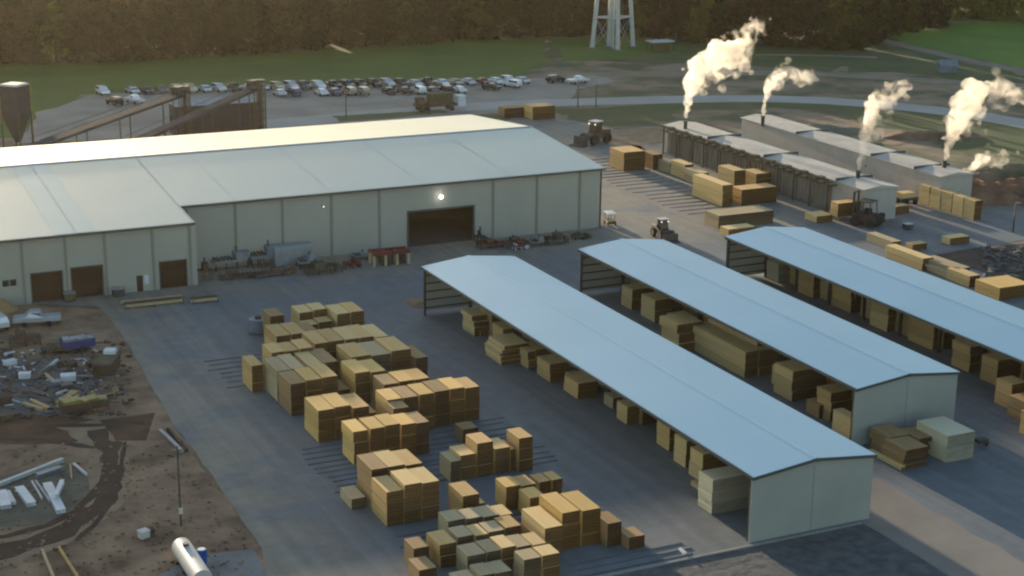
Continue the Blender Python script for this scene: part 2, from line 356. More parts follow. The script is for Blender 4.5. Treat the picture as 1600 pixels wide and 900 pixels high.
p=at(1455,214); mound('earth_bank','low brown heap beyond the steam plumes near the road bend',p.x,p.y,20,7,1.3,'red_bank',9,R(-15))
p=at(655,474); mound('earth_bank','small spill of pale grit by the far left post of the nearest shed',p.x,p.y,3.2,5,.35,'dirt',11,0)

# ------------------------------------------------------------------ main warehouse
mx,my,mr,mb,hm,hr,sx,sy,hs = 112.57,205.,228.8,252.,8.96,10.83,50.47,197.9,8.40
slope=(hr-hm)/(mr-my); hs=hm-(my-sy)*slope
X0=-14.
MW=thing('warehouse','huge long warehouse with pale low pitched metal roof and grey panel walls','warehouse',(0,0,0))
def roof_sheet(x0,x1,y0,z0,y1,z1,n,name):
    """a roof slope with standing seams and laps"""
    m=MB(); t=.12
    m.add([(x0,y0,z0),(x1,y0,z0),(x1,y1,z1),(x0,y1,z1),(x0,y0,z0-t),(x1,y0,z0-t),(x1,y1,z1-t),(x0,y1,z1-t)],
          [(0,1,2,3),(7,6,5,4),(0,4,5,1),(1,5,6,2),(2,6,7,3),(3,7,4,0)])
    return m.build(name,'roof',MW)
roof_sheet(sx,mx+.3,my-.4,hm-.4*slope,mr,hr,60,'roof_slope')
roof_sheet(X0,sx,sy-.4,hs-.4*slope,mr,hr,60,'roof_slope')
roof_sheet(X0,mx+.3,mb+.4,hm-.4*slope,mr,hr-.004,110,'roof_slope')
MB().prism([(mr-.35,hr+.02),(mr,hr+.12),(mr+.35,hr+.02),(mr,hr-.02)],X0,mx+.3,'X').build('ridge_cap','trim_light',MW)
def roof_strip(xa,xb,xc,xd,m,name,dz=.02):
    yb,zb_=sy-.35,hs-.35*slope; yt,zt_=mr-.4,hr-.4*slope
    MB().add([(xa,yb,zb_+dz),(xb,yb,zb_+dz),(xd,yt,zt_+dz),(xc,yt,zt_+dz)],[(0,1,2,3)]).build(name,m,MW)
roof_strip(33.4,38.4,33.4,38.4,'roof_blue','roof_sheet')
roof_strip(35.9,36.1,35.9,36.1,'trim_light','roof_lap',.035)
roof_strip(50.35,50.5,50.35,50.5,'trim_light','roof_lap',.035)
for _x in (57.9,71.2,84.4,97.8): roof_strip_=MB().add([(_x,my-.35,hm-.35*slope+.02),(_x+.12,my-.35,hm-.35*slope+.02),(_x+.12,mr-.4,hr-.4*slope+.02),(_x,mr-.4,hr-.4*slope+.02)],[(0,1,2,3)]).build('roof_lap','roof_blue',MW)
# big side wall with its door opening (x 82.35..92.1, 5 m high)
def wall_y(y, x0, x1, htop, doors, name='wall', t=.25, m='wall', parent=MW):
    w=MB(); x=x0
    for a,b,h in sorted(doors):
        w.box(x,a,y,y+t,0,htop); w.box(a,b,y,y+t,h,htop); x=b
    w.box(x,x1,y,y+t,0,htop); return w.build(name,m,parent)
wall_y(my,sx+.25,mx,hm-.12,[(82.35,92.1,5.0)])
sd=[(30.3,33.9,3.7),(35.1,38.8,3.9),(46.0,49.3,3.5)]
wall_y(sy,X0,sx,hs-.12,sd)
MB().box(sx,sx+.25,sy,my+.2,0,hs-.1).build('wall','wall',MW)
g=MB(); g.add([(mx,my,0),(mx,mb,0),(mx,mb,hm-.12),(mx,mr,hr-.12),(mx,my,hm-.12)]+[(mx-.25,my,0),(mx-.25,mb,0),(mx-.25,mb,hm-.12),(mx-.25,mr,hr-.12),(mx-.25,my,hm-.12)],
     [(0,1,2,3,4),(9,8,7,6,5),(0,5,6,1),(1,6,7,2),(2,7,8,3),(3,8,9,4),(4,9,5,0)]); g.build('wall','wall',MW)
wall_y(mb-.25,X0,mx,hm-.12,[])
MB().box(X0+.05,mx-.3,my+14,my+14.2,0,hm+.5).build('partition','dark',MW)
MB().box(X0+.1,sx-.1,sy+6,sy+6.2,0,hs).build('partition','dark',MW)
MB().box(sx+.3,mx-.3,my+.3,mb-.3,.04,.06).build('floor','floor_in',MW)
for a,b in ((sx-.02,mx+.3),):
    MB().box(a,b,my-.62,my-.42,hm-.35,hm-.08).build('gutter','trim',MW)
MB().box(X0,sx+.05,sy-.62,sy-.42,hs-.35,hs-.08).build('gutter','trim',MW)
for x in (51.4,57.9,64.3,71.2,78.1,95.2,102.1,109.0): MB().box(x-.14,x+.14,my-.16,my-.003,.0,hm-.3).build('downpipe','rib',MW)
for x in (29.4,34.5,39.3,45.2,49.9): MB().box(x-.14,x+.14,sy-.16,sy-.003,.0,hs-.3).build('downpipe','rib',MW)
for a,b,h in [(82.35,92.1,5.0)]:
    f=MB(); f.box(a-.25,a,my-.1,my+.3,0,h+.25); f.box(b,b+.25,my-.1,my+.3,0,h+.25); f.box(a-.002,b+.002,my-.1,my+.3,h,h+.25)
    f.build('door_frame','trim',MW)
for a,b,h in sd:
    f=MB(); f.box(a-.15,a,sy-.06,sy+.3,0,h+.15); f.box(b,b+.15,sy-.06,sy+.3,0,h+.15); f.box(a-.002,b+.002,sy-.06,sy+.3,h,h+.15)
    f.build('door_frame','trim',MW)
    d=MB()
    for k in range(7): d.box(a+.01,b-.01,sy+.30+.02*(k%2),sy+.36+.02*(k%2),.05+k*(h-.1)/7,.05+(k+1)*(h-.1)/7-.01)
    d.build('roller_door','door',MW)
dd=MB().box(43.0,43.75,sy-.05,sy+.003,.05,2.1); d1=dd.build('door','dark',MW)
MB().box(43.95,44.5,sy-.05,sy-.003,.9,2.1).build('notice_board','white',MW)
for px in (2,14): 
    p=at(px,432,2.9); MB().box(p.x-.38,p.x+.38,sy-.04,sy+.003,2.5,3.3).build('window','glass',MW)
MB().box(25.2,25.9,sy-.04,sy+.003,2.5,3.3).build('window','glass',MW)
# items inside the big door opening
p=at(718,353,1.5)
# flood lamps on the wall: lit in the photo
em=bpy.data.materials.new('lamp_glow'); em.use_nodes=True; b=em.node_tree.nodes['Principled BSDF']; b.inputs['Emission Color'].default_value=(1,.97,.9,1); b.inputs['Emission Strength'].default_value=5; M['glow']=em
em=bpy.data.materials.new('lamp_dim'); em.use_nodes=True; b=em.node_tree.nodes['Principled BSDF']; b.inputs['Emission Color'].default_value=(1,.85,.6,1); b.inputs['Emission Strength'].default_value=.8; M['glow_dim']=em
def sphere(mb,c,r,n=12,sz=1):
    vs=[];fs=[];c=Vector(c)
    for j in range(n//2+1):
        a=math.pi*j/(n//2)
        for i in range(n): vs.append(c+Vector((r*math.sin(a)*math.cos(2*math.pi*i/n),r*math.sin(a)*math.sin(2*math.pi*i/n),r*sz*math.cos(a))))
    for j in range(n//2):
        for i in range(n): fs.append((j*n+i,j*n+(i+1)%n,(j+1)*n+(i+1)%n,(j+1)*n+i))
    return mb.add(vs,fs)
def wall_lamp(x,z,r,m,label):
    t=thing('wall_lamp',label,'lamp',(x,my,z))
    MB().box(-.12,.12,-.5,-.003,-.08,.08).build('bracket','trim',t)
    sphere(MB(),(0,-.62,0),r).build('lamp_head',m,t,smooth=True)
wall_lamp(87.0,6.95,.27,'glow','bright white round lamp lit on the warehouse wall above the big door')
wall_lamp(69.9,7.1,.10,'glow_dim','faint small lamp high on the warehouse wall left of the big door')

# ------------------------------------------------------------------ open storage sheds
SH=6.; RR=.68; SW=12.21
def shed(label, x0, yn, yf, bays, skip_near=False):
    t=thing('storage_shed',label,'shed',(x0,yn,0),0,'open sided storage sheds')
    L=yf-yn; m=SW/2; e=.12
    for a,b,za,zb in ((-.05,m,SH,SH+RR),(m,SW+.05,SH+RR,SH)):
        r=MB(); y0,y1=-.25,L+.25
        r.add([(a,y0,za),(b,y0,zb),(b,y1,zb),(a,y1,za),(a,y0,za-e),(b,y0,zb-e),(b,y1,zb-e),(a,y1,za-e)],
              [(0,1,2,3),(7,6,5,4),(0,4,5,1),(1,5,6,2),(2,6,7,3),(3,7,4,0)])
        r.build('roof_slope','shed_roof',t)
    MB().prism([(m-.3,SH+RR-.01),(m,SH+RR+.05),(m+.3,SH+RR-.01)],-.27,L+.27).build('ridge_cap','shed_roof',t)
    # near gable wall: solid, with dark rake trim
    w=MB(); w.add([(0,0,0),(SW,0,0),(SW,0,SH-e),(m,0,SH+RR-e),(0,0,SH-e),(0,.2,0),(SW,.2,0),(SW,.2,SH-e),(m,.2,SH+RR-e),(0,.2,SH-e)],[(0,1,2,3,4),(9,8,7,6,5),(0,5,6,1),(1,6,7,2),(2,7,8,3),(3,8,9,4),(4,9,5,0)])
    w.build('gable_wall','shed_wall',t)
    j=MB()
    for i in (6,): j.box(i*SW/12-.03,i*SW/12+.03,-.02,-.002,.05,SH-.1)
    j.build('panel_joint','rib',t)
    for a,b,za,zb in ((-.05,m,SH,SH+RR),(m,SW+.05,SH+RR,SH)):
        MB().add([(a,-.3,za-.02),(b,-.3,zb-.02),(b,-.3,zb-.28),(a,-.3,za-.28),(a,-.26,za-.02),(b,-.26,zb-.02),(b,-.26,zb-.28),(a,-.26,za-.28)],
          [(0,1,2,3),(7,6,5,4),(0,4,5,1),(1,5,6,2),(2,6,7,3),(3,7,4,0)]).build('rake_trim','trim',t)
    sphere(MB(),(m,-.36,SH+RR-.15),.16,8).build('vent_cap','trim',t)
    # far gable wall on girts
    g=MB(); g.add([(.1,L-.1,.5),(SW-.1,L-.1,.5),(SW-.1,L-.1,SH-e),(m,L-.1,SH+RR-e),(.1,L-.1,SH-e),(.1,L,.5),(SW-.1,L,.5),(SW-.1,L,SH-e),(m,L,SH+RR-e),(.1,L,SH-e)],[(0,1,2,3,4),(9,8,7,6,5),(0,5,6,1),(1,6,7,2),(2,7,8,3),(3,8,9,4),(4,9,5,0)])
    g.build('gable_wall','shed_wall',t)
    for z in (.9,1.9,2.9,3.9,4.9): MB().box(.15,SW-.15,L-.24,L-.102,z-.07,z+.07).build('girt','steel',t)
    n=bays
    for i in range(n+1):
        y=.45+(L-.9)*i/n
        MB().box(m-.17,m+.17,y-.17,y+.17,0,SH+RR-e-.36).build('post','steel',t)
        b=MB(); b.add([(0.02,y-.1,SH-.5),(m,y-.1,SH+RR-.5),(SW-.02,y-.1,SH-.5),(SW-.02,y-.1,SH-.16),(m,y-.1,SH+RR-.16),(0.02,y-.1,SH-.16)]+[(0.02,y+.1,SH-.5),(m,y+.1,SH+RR-.5),(SW-.02,y+.1,SH-.5),(SW-.02,y+.1,SH-.16),(m,y+.1,SH+RR-.16),(0.02,y+.1,SH-.16)],
            [(0,1,4,5),(1,2,3,4),(6,11,10,7),(7,10,9,8),(0,6,7,1),(1,7,8,2),(5,4,10,11),(4,3,9,10),(0,5,11,6),(2,8,9,3)]); b.build('rafter','steel',t)
    for x in (.14,SW-.14):
        for y in (.35,L-.4): MB().box(x-.12,x+.12,y-.13,y+.13,0,SH-e-.14).build('post','steel',t)
    for x in (-.12,SW+.04): MB().box(x-.02,x+.10,-.25,L+.25,SH-.32,SH-.05).build('gutter','trim',t)
    return t
shed('nearest storage shed, full length blue grey roof from centre to lower right',71.9,104,174.7,10)
shed('middle storage shed of the three, its pale gable end facing the brown lumber pile',92.96,118.3,174.6,8)
shed('farthest right storage shed, its near end running out of the picture',113.4,96,172.9,11)

# ------------------------------------------------------------------ lumber
ORD=['first','second','third','fourth','fifth','sixth','seventh','eighth','ninth','tenth','eleventh','twelfth','thirteenth','fourteenth','fifteenth','sixteenth']
LOOK={'w_bright':'bright yellow','w_tan':'tan','w_brown':'weathered brown','w_grey':'greyed','w_pale':'pale','wrap':'pale wrapped'}
UNIT={}
def unit_box(m):
    """a banded bundle of boards, one unit in each direction, with uneven board ends"""
    k=(m,random.randrange(3))
    if k in UNIT: return UNIT[k]
    rnd=random.Random(hash(k[1])+len(m)); b=MB()
    # one board pile as a stepped closed hull: eight courses, each drawn in or out a little
    n=8; rings=[]
    for q in range(n):
        a,c,e,g=[rnd.uniform(-.006,.006) for _ in range(4)]; y0,y1=rnd.uniform(0,.012),1-rnd.uniform(0,.012)
        for z in (q/n,(q+1)/n): rings.append([(-.5+a,y0,z),(.5+c,y0,z),(.5+e,y1,z),(-.5+g,y1,z)])
    vs=[v for r_ in rings for v in r_]; fs=[(0,3,2,1),tuple(len(vs)-4+k_ for k_ in range(4))]
    for q in range(len(rings)-1):
        for k_ in range(4): fs.append((q*4+k_,q*4+(k_+1)%4,(q+1)*4+(k_+1)%4,(q+1)*4+k_))
    b.add(vs,fs)
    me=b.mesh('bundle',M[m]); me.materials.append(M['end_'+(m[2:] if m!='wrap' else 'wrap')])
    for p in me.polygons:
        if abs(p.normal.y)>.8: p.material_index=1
    UNIT[k]=me; return me
BEAR=MB().box(-.46,.46,.04,.96,0,1)
BEAR_ME=BEAR.mesh('bearer',M['bearer'])
def stack(X,Y,w,d,h,m,label,group,tiers=None,top=None,rz=0,cat='lumber stack',messy=0.):
    """a free standing column of lumber bundles; X,Y its near left foot, +Y away from the camera"""
    t=thing('lumber_stack',label,cat,(X+w/2,Y,0.05),rz,group)
    n=tiers or max(1,round(h/1.1)); th=h/n
    for i in range(n):
        o=bpy.data.objects.new('bundle',unit_box(top if (top and i==n-1) else m)); COL.objects.link(o); o.parent=t
        j=.035+messy
        o.location=(random.uniform(-j,j),random.uniform(-j*2,j*2),i*th+.03)
        o.rotation_euler=(0,0,random.uniform(-.006,.006)*(1+messy*25)); o.scale=(w-.07,d*random.uniform(.97,1.0),th-.03)
        b=bpy.data.objects.new('bearer',BEAR_ME); COL.objects.link(b); b.parent=t
        b.location=(0,0,i*th); b.scale=(w-.16,d-.1,.03)
    return t
def row(Y,X,cols,d,phrase,group='lumber stacks in the open yard',dx=1.70):
    """cols: list of (material, height[, width]) from left to right"""
    n=sum(1 for c in cols if c)
    k=0; x=X; names=[]
    for c in cols:
        w=dx if (not c or len(c)<3) else c[2]
        if c:
            lab='%s lumber stack, %s%s'%(LOOK[c[0]], 'alone ' if n==1 else ORD[k]+' ', phrase)
            stack(x,Y+random.uniform(-.12,.12),w-.05,d+random.uniform(-.15,.1),c[1]+random.uniform(-.13,.10),c[0],lab,group)
            k+=1
        x+=w
B,T,BR,G,P_='w_bright','w_tan','w_brown','w_grey','w_pale'
row(171.0,51.9,[(BR,3.2),None,(P_,3.2),None,None],3.3,'in the farthest line of the yard')
row(168.4,55.0,[(T,2.6),(T,2.6)],2.2,'in the low pair just before the farthest line')
row(168.2,58.8,[(P_,3.4),(T,3.4)],4.0,'in the tall block at the far end of the yard')
row(169.5,61.3,[(BR,1.2)],2.6,'low at the right of the tall far block')
row(171.2,57.0,[(P_,3.3)],3.0,'behind the tall far block')
row(163.6,50.3,[(T,3.2),(T,3.2),(BR,3.0)],4.6,'in the leftmost group of the second line from the back')
row(158.9,53.0,[(T,3.4),(T,3.4),(P_,3.4),(T,3.4),(P_,3.4)],4.8,'in the fivesome across the back third of the yard')
row(157.9,47.9,[(T,3.4,1.55),(T,3.4,1.55),(T,3.4,1.55)],3.4,'in the trio at the left of the back fivesome')
row(152.9,55.0,[(T,3.5,2.2),(G,3.5,2.2),(T,3.5,2.3)],4.9,'in the wide block right of centre')
row(152.2,61.8,[(BR,2.6,1.5)],4.6,'as the lower step right of the wide block')
row(153.2,50.3,[(P_,3.2),(BR,3.2)],5.0,'in the pair left of the wide block')
row(152.3,46.7,[(G,3.4,1.55),(G,3.4,1.55),],5.0,'in the greyed pair at the left edge of the yard')
row(156.2,45.2,[(T,2.9,1.3)],3.6,'low at the outermost left of the yard')
row(148.2,53.6,[(B,3.4),(B,3.4)],4.3,'in the bright pair at the middle of the yard')
row(148.0,46.7,[(BR,3.4),(B,3.4),(T,3.4)],4.2,'in the trio on the left side of the yard')
row(149.0,51.7,[(BR,1.6)],3.4,'low between the left trio and the bright pair')
row(144.0,55.0,[(BR,3.4),(B,3.5),(B,3.5)],3.4,'in the trio just behind the long row of six')
row(139.2,53.6,[(B,3.6,1.65),(BR,3.5,1.65),(B,3.6,1.65),(BR,3.6,1.65),(B,3.6,1.65),(T,3.6,1.65)],3.4,'in the long row of six at yard centre')
row(139.9,46.8,[(B,3.2,1.75),(B,3.2,1.75),(T,3.0,1.75)],4.2,'in the front left trio before the yard centre')
row(141.6,51.8,[(B,1.6)],2.6,'low behind the front left trio')
row(137.0,53.4,[(BR,3.3)],2.4,'before the left end of the row of six')
row(133.0,47.9,[(B,3.4,1.55),(B,3.4,1.55),(B,3.4,1.55),(B,3.4,1.55),(BR,3.2,1.4)],3.2,'in the row of five behind the big front block')
row(134.2,59.3,[(BR,1.5)],2.0,'low, standing apart at the right of the five')
# middle front
row(125.9,54.4,[(G,2.1,1.1),(P_,2.3,1.6),(T,3.3,1.7),(P_,2.4,1.6),(T,2.3,.6)],2.7,'in the stepped row nearest the first shed')
row(125.5,61.1,[(T,3.2,1.5)],2.6,'tall at the right end of the stepped row')
row(119.2,45.7,[(T,3.2,1.6),(P_,3.5,1.65),(P_,3.5,1.65)],3.6,'in the front face of the big front block')
row(123.3,45.9,[(BR,3.7,1.6),(P_,3.5,1.65),(T,3.5,1.65)],3.8,'in the rear half of the big front block')
row(123.7,44.2,[(G,.9,1.4)],2.9,'low at the foot of the big front block')
row(117.2,51.8,[(T,2.5,1.65)],3.0,'narrow and orange topped right of the big front block')
row(118.6,53.4,[(P_,.8,1.3),],2.2,'of thin packs right of the narrow orange topped one')
row(118.0,56.2,[(B,2.2,1.5),(T,2.2,1.5)],2.3,'in the pair left of the far right low block')
row(119.0,60.0,[(T,1.7,1.2),(T,1.7,1.1)],2.0,'in the low pair at the right, farthest of the front group')
row(115.5,57.3,[(B,2.1,1.55)],2.3,'just behind the brightest flat topped block')
row(109.0,57.1,[(B,3.2,1.72),(B,3.2,1.8)],4.2,'in the brightest flat topped block at the front')
row(108.5,55.2,[(P_,2.4,1.75)],4.5,'one step lower left of the brightest block')
row(108.2,60.7,[(BR,2.0,1.4)],2.6,'one step lower right of the brightest block')
row(106.9,62.1,[(BR,1.0,1.6)],2.0,'lowest at the front right tip of the yard')
row(110.0,46.7,[(T,2.1,1.6)],2.7,'upright at the left of the grey weathered rows')
row(110.6,44.6,[(BR,2.0,1.45)],2.2,'alone at the front left corner')
row(107.6,43.9,[(BR,1.5,1.6)],2.4,'before the front left corner one')
row(113.8,49.0,[(G,2.0,1.6),(G,1.9,1.6),(G,2.0,1.5),(P_,1.9,1.2)],2.2,'in the rearmost grey weathered row at the front')
row(110.9,48.6,[(G,2.0,1.5),(P_,1.9,1.2),(G,2.0,1.5),(T,2.0,1.5)],2.2,'in the second grey weathered row at the front')
row(107.4,47.9,[(G,2.0,1.7),(G,1.9,1.3),(P_,2.0,1.3),(G,1.9,1.3),(P_,2.0,1.3)],2.4,'in the third grey weathered row at the front')
row(104.5,46.0,[(G,1.3,1.7),(G,1.7,1.3),(G,1.6,1.5)],2.2,'in the nearest low row at the bottom edge')
row(104.6,51.5,[(G,2.1,1.6),(P_,2.1,1.6)],1.8,'in the grey block at the bottom edge')
row(134.9,66.0,[],1,'')

def spx(px,py,w,d,h,m,label,group='lumber under and beside the sheds',**k):
    p=at(px,py); return stack(p.x,p.y,w,d,h,m,label,group,**k)
g1='lumber under the nearest shed'
spx(1111,806,4.6,2.3,3.2,'wrap','large pale square lumber stack by the near left post of the nearest shed',g1)
spx(1096,755,3.2,2.2,2.7,P_,'greyed stack behind the large pale square one, nearest shed',g1)
spx(1070,733,3.2,2.2,2.7,P_,'greyed stack third from the near end under the nearest shed',g1)
spx(1108,780,.5,3.2,.5,P_,'thin pale pack on the floor beside the large pale stack',g1)
spx(1044,706,3.6,2.4,2.4,T,'brown stack under the nearest shed just left of the two greyed ones',g1)
spx(979,665,2.4,2.2,1.9,P_,'pale stack with brown front halfway along the nearest shed',g1)
spx(957,641,2.0,2.0,1.2,G,'low greyed stack halfway along the nearest shed',g1)
spx(1002,665,3.4,2.6,2.6,BR,'tall brown stack set deep under the middle of the nearest shed',g1)
spx(899,606,1.8,2.6,1.0,P_,'low pale pack alone at the shed edge beyond the halfway pair',g1)
spx(925,600,3.0,2.6,2.2,T,'brown stack set back behind the low pale pack',g1)
spx(824,577,1.0,2.0,1.9,T,'narrow tan stack beside the loose brown one, nearest shed',g1,messy=.1)
spx(836,573,3.2,2.2,1.9,T,'broad brown stack in the far third of the nearest shed',g1)
spx(782,570,3.0,4.2,2.2,P_,'untidy pale stack with splayed layers in the far third of the nearest shed',g1,messy=.28,tiers=5)
spx(741,527,3.0,3.4,2.4,P_,'greyed uneven stack at the far end of the nearest shed',g1,messy=.15,tiers=4)
spx(768,528,3.0,3.4,3.0,BR,'dark brown stack behind the greyed uneven one',g1)
g2='lumber under the middle shed'
spx(1058,552,3.4,4.0,3.2,P_,'pale stack with stepped dark front under the middle shed',g2,messy=.1)
spx(1040,497,4.0,3.0,2.6,T,'brown stack farther in than the pale stepped one, middle shed',g2)
spx(1163,592,4.2,11.,2.9,P_,'very long pale lumber stack under the centre of the middle shed',g2)
spx(1180,582,3.8,10.,3.4,G,'long greyed stack right behind the very long pale one',g2)
spx(1236,628,4.4,3.4,3.2,P_,'pale square stack near the front half of the middle shed',g2)
spx(1296,660,2.6,2.4,3.0,T,'tan stack near the gable end of the middle shed',g2)
spx(1278,655,3.0,2.2,1.4,BR,'low brown stack between the pale square and the tan one',g2)
spx(1328,692,1.2,3.0,2.4,P_,'narrow pale stack against the gable end of the middle shed',g2)
spx(955,440,4.2,3.0,2.6,BR,'dark brown stack in the far bays of the middle shed',g2)
spx(1000,470,3.6,3.0,2.0,BR,'low brown stack by the far bays of the middle shed',g2)
g3='lumber under the farthest shed'
spx(1215,442,3.6,3.0,2.4,'wrap','pale greyish stack in the far bay of the farthest shed',g3)
spx(1270,467,3.4,3.4,2.8,T,'brown stack second from the far end, farthest shed',g3)
spx(1328,490,3.4,4.0,2.9,T,'broad brown stack third from the far end, farthest shed',g3)
spx(1386,520,3.0,3.4,2.9,P_,'pale stack fourth from the far end, farthest shed',g3)
spx(1457,549,3.4,4.4,2.9,T,'tan stack at the middle bay of the farthest shed',g3)
spx(1513,583,3.4,3.0,2.9,T,'tan stack one bay nearer than the middle, farthest shed',g3)
spx(1556,604,3.0,2.6,2.8,T,'squarish tan stack two bays nearer than the middle, farthest shed',g3)
spx(1577,641,2.2,2.4,2.7,T,'upright tan stack at the near right edge under the farthest shed',g3)
spx(1598,662,2.2,2.4,2.2,BR,'low brown stack at the very right edge under the farthest shed',g3)
spx(1618,690,2.4,2.4,2.4,T,'brown stack just past the right edge under the farthest shed',g3)
rr_=random.Random(31)
for nm,x0,y0,y1,grp in (('nearest',79.2,106.5,172,g1),('middle',100.2,121,172,g2),('farthest',120.4,112,170,g3)):
    y=y0; k=0
    while y<y1-4:
        if rr_.random()<.8:
            k+=1; stack(x0+rr_.uniform(-.3,.3),y,rr_.uniform(2.8,4.2),rr_.uniform(3.6,4.4),rr_.uniform(2.0,3.8),rr_.choice([BR,T,T,P_]),'stack right of the posts deep under the %s shed, %s from front'%(nm,ORD[k-1] if k<=12 else 'thirteenth'),grp+', right side')
        y+=rr_.uniform(4.9,5.6)
for nm,x0,y0,y1,grp in (('nearest',73.6,135,172,g1),('middle',94.8,134,172,g2)):
    y=y0;k=0
    while y<y1-4:
        if rr_.random()<.85:
            k+=1; stack(x0+1.2+rr_.uniform(-.3,.3),y,2.4,rr_.uniform(2.6,3.4),rr_.uniform(1.6,3.0),rr_.choice([T,P_,T]),'shaded stack left of the posts of the %s shed, %s from front'%(nm,ORD[k-1]),grp+', left side')
        y+=rr_.uniform(5,6)
# right of the farthest shed
g4='lumber right of the farthest shed'
spx(1394,392,1.6,6.0,1.2,G,'greyed low stack, farthest of the line beyond the last shed roof',g4)
spx(1440,424,1.8,8.0,1.7,P_,'long bright topped stack second in the line beyond the last shed roof',g4)
spx(1486,437,2.4,7.0,1.5,G,'untidy greyed stack in the middle of the line beyond the last roof',g4,messy=.3,tiers=3)
spx(1514,450,1.8,4.6,1.5,P_,'pale stack next before the flat bright one beyond the last roof',g4)
spx(1560,470,5.2,4.6,1.6,B,'wide flat bright yellow stack at the right, beyond the last roof',g4)
spx(1425,393,2.6,1.6,.9,P_,'small pale pack on the blue yard left of the dark earth',g4)
spx(1484,384,3.6,1.8,1.0,P_,'small pale pack beside the dark earth corner',g4)
# kiln side
g5='lumber waiting before the kilns'
spx(974,268,4.2,5.2,3.2,T,'tall tan stack beside the far corner of the big warehouse',g5)
spx(1020,266,1.9,4.0,2.6,BR,'lower brown stack attached right of the tall tan one',g5)
spx(1046,272,1.6,4.6,1.8,G,'low greyed stack, farthest in the line before the kiln doors',g5)
spx(1069,281,1.7,4.6,2.5,P_,'pale stack second in the line before the kiln doors',g5)
spx(1093,292,1.7,5.0,2.2,G,'greyed stack third in the line before the kiln doors',g5)
spx(1128,324,1.9,9.0,3.4,P_,'tall pale stack with brown end before the middle kiln doors',g5)
spx(1146,300,2.2,5.0,3.4,P_,'pale stack tucked right behind the tall brown ended one',g5)
spx(1158,322,6.6,3.0,2.5,T,'wide tan stack with bright top right of the brown ended one',g5)
spx(1180,300,3.6,4.0,2.9,P_,'bright topped pale stack closest to the kiln doors',g5)
spx(1122,358,9.6,4.0,1.9,G,'long low olive brown stack just above the farthest shed roof',g5)
spx(1138,372,4.6,2.4,1.2,P_,'very low pale pack at the corner of the farthest shed roof',g5)
spx(1275,349,3.0,3.0,1.0,P_,'small flat pale pack left of the loaded forklift',g5)
spx(1394,336,3.2,1.6,1.2,P_,'small pale pack right of the loaded forklift',g5)
spx(768,180,0,0,0,BR,'x') if False else None
g6='lumber packs behind the warehouse'
spx(788,184,6,3,1.8,BR,'flat reddish brown pack behind the warehouse ridge end',g6)
spx(832,188,5,4,2.6,T,'squarish tan pack behind the warehouse corner',g6)
# trailer-like row of tan packs at kiln 2
for k in range(5):
    stack(166.2,186.6+k*2.6,1.5,2.5,3.0,P_,'tan pack, %s from the near end of the wall like row at the far kiln'%ORD[k],'tan packs in a wall like row',tiers=3)
# brown pile & pale wrapped stack before the middle shed
spx(1415,735,2.6,3.4,1.9,BR,'reddish brown lumber pile front of the three by the middle gable','brown piles by the middle gable',messy=.15,tiers=4)
spx(1390,716,2.4,3.2,2.0,BR,'reddish brown lumber pile leftmost of the three by the middle gable','brown piles by the middle gable',messy=.15,tiers=4)
spx(1432,715,2.2,3.0,1.9,BR,'reddish brown lumber pile rear of the three by the middle gable','brown piles by the middle gable',messy=.12,tiers=4)
spx(1478,725,3.3,4.6,2.7,'wrap','big cream wrapped lumber block standing right of the reddish brown piles','wrapped lumber')
spx(1407,737,.6,5,.35,P_,'thin pale pack lying along the reddish brown piles','brown piles by the middle gable')

# timber bearers laid on the yard, parallel to the warehouse front
NTH=['thirteenth','fourteenth','fifteenth','sixteenth','seventeenth','eighteenth','nineteenth','twentieth','twenty first','twenty second']
def bearers(X0,X1,Y0,Y1,step,label,group):
    y=Y0; BK=[0]
    while y<Y1:
        a=X0+random.uniform(-.6,.6); b=X1+random.uniform(-.6,.6)
        o=MB().box(0,b-a,-.07,.07,0,.06).build('timber_bearer','bearer',None,(a,y,.03),random.uniform(-.01,.01))
        BK[0]+=1; tag(o,'%s, %s from front'%(label,(ORD+NTH[4:])[BK[0]-1]),'timber bearer',group); y+=step*random.uniform(.85,1.15)
bearers(44.6,65.6,126.5,139.,1.2,'long timber bearer between the middle lumber rows','bearers in the middle of the lumber yard')
bearers(43.4,52.0,158.5,168.5,1.5,'dark timber bearer poking out left of the far lumber rows','bearers left of the far lumber rows')
bearers(45.5,62.0,112.5,117.,.9,'dark timber bearer between the front lumber blocks','bearers between the front blocks')
bearers(56.,66.8,104.1,106.6,1.0,'dark timber bearer at the bottom edge right of the grey stacks','bearers at the bottom edge')
bearers(128.6,139.,207.,250.,2.4,'dark timber bearer on the lot between warehouse and kilns','bearers on the lot before the kilns')

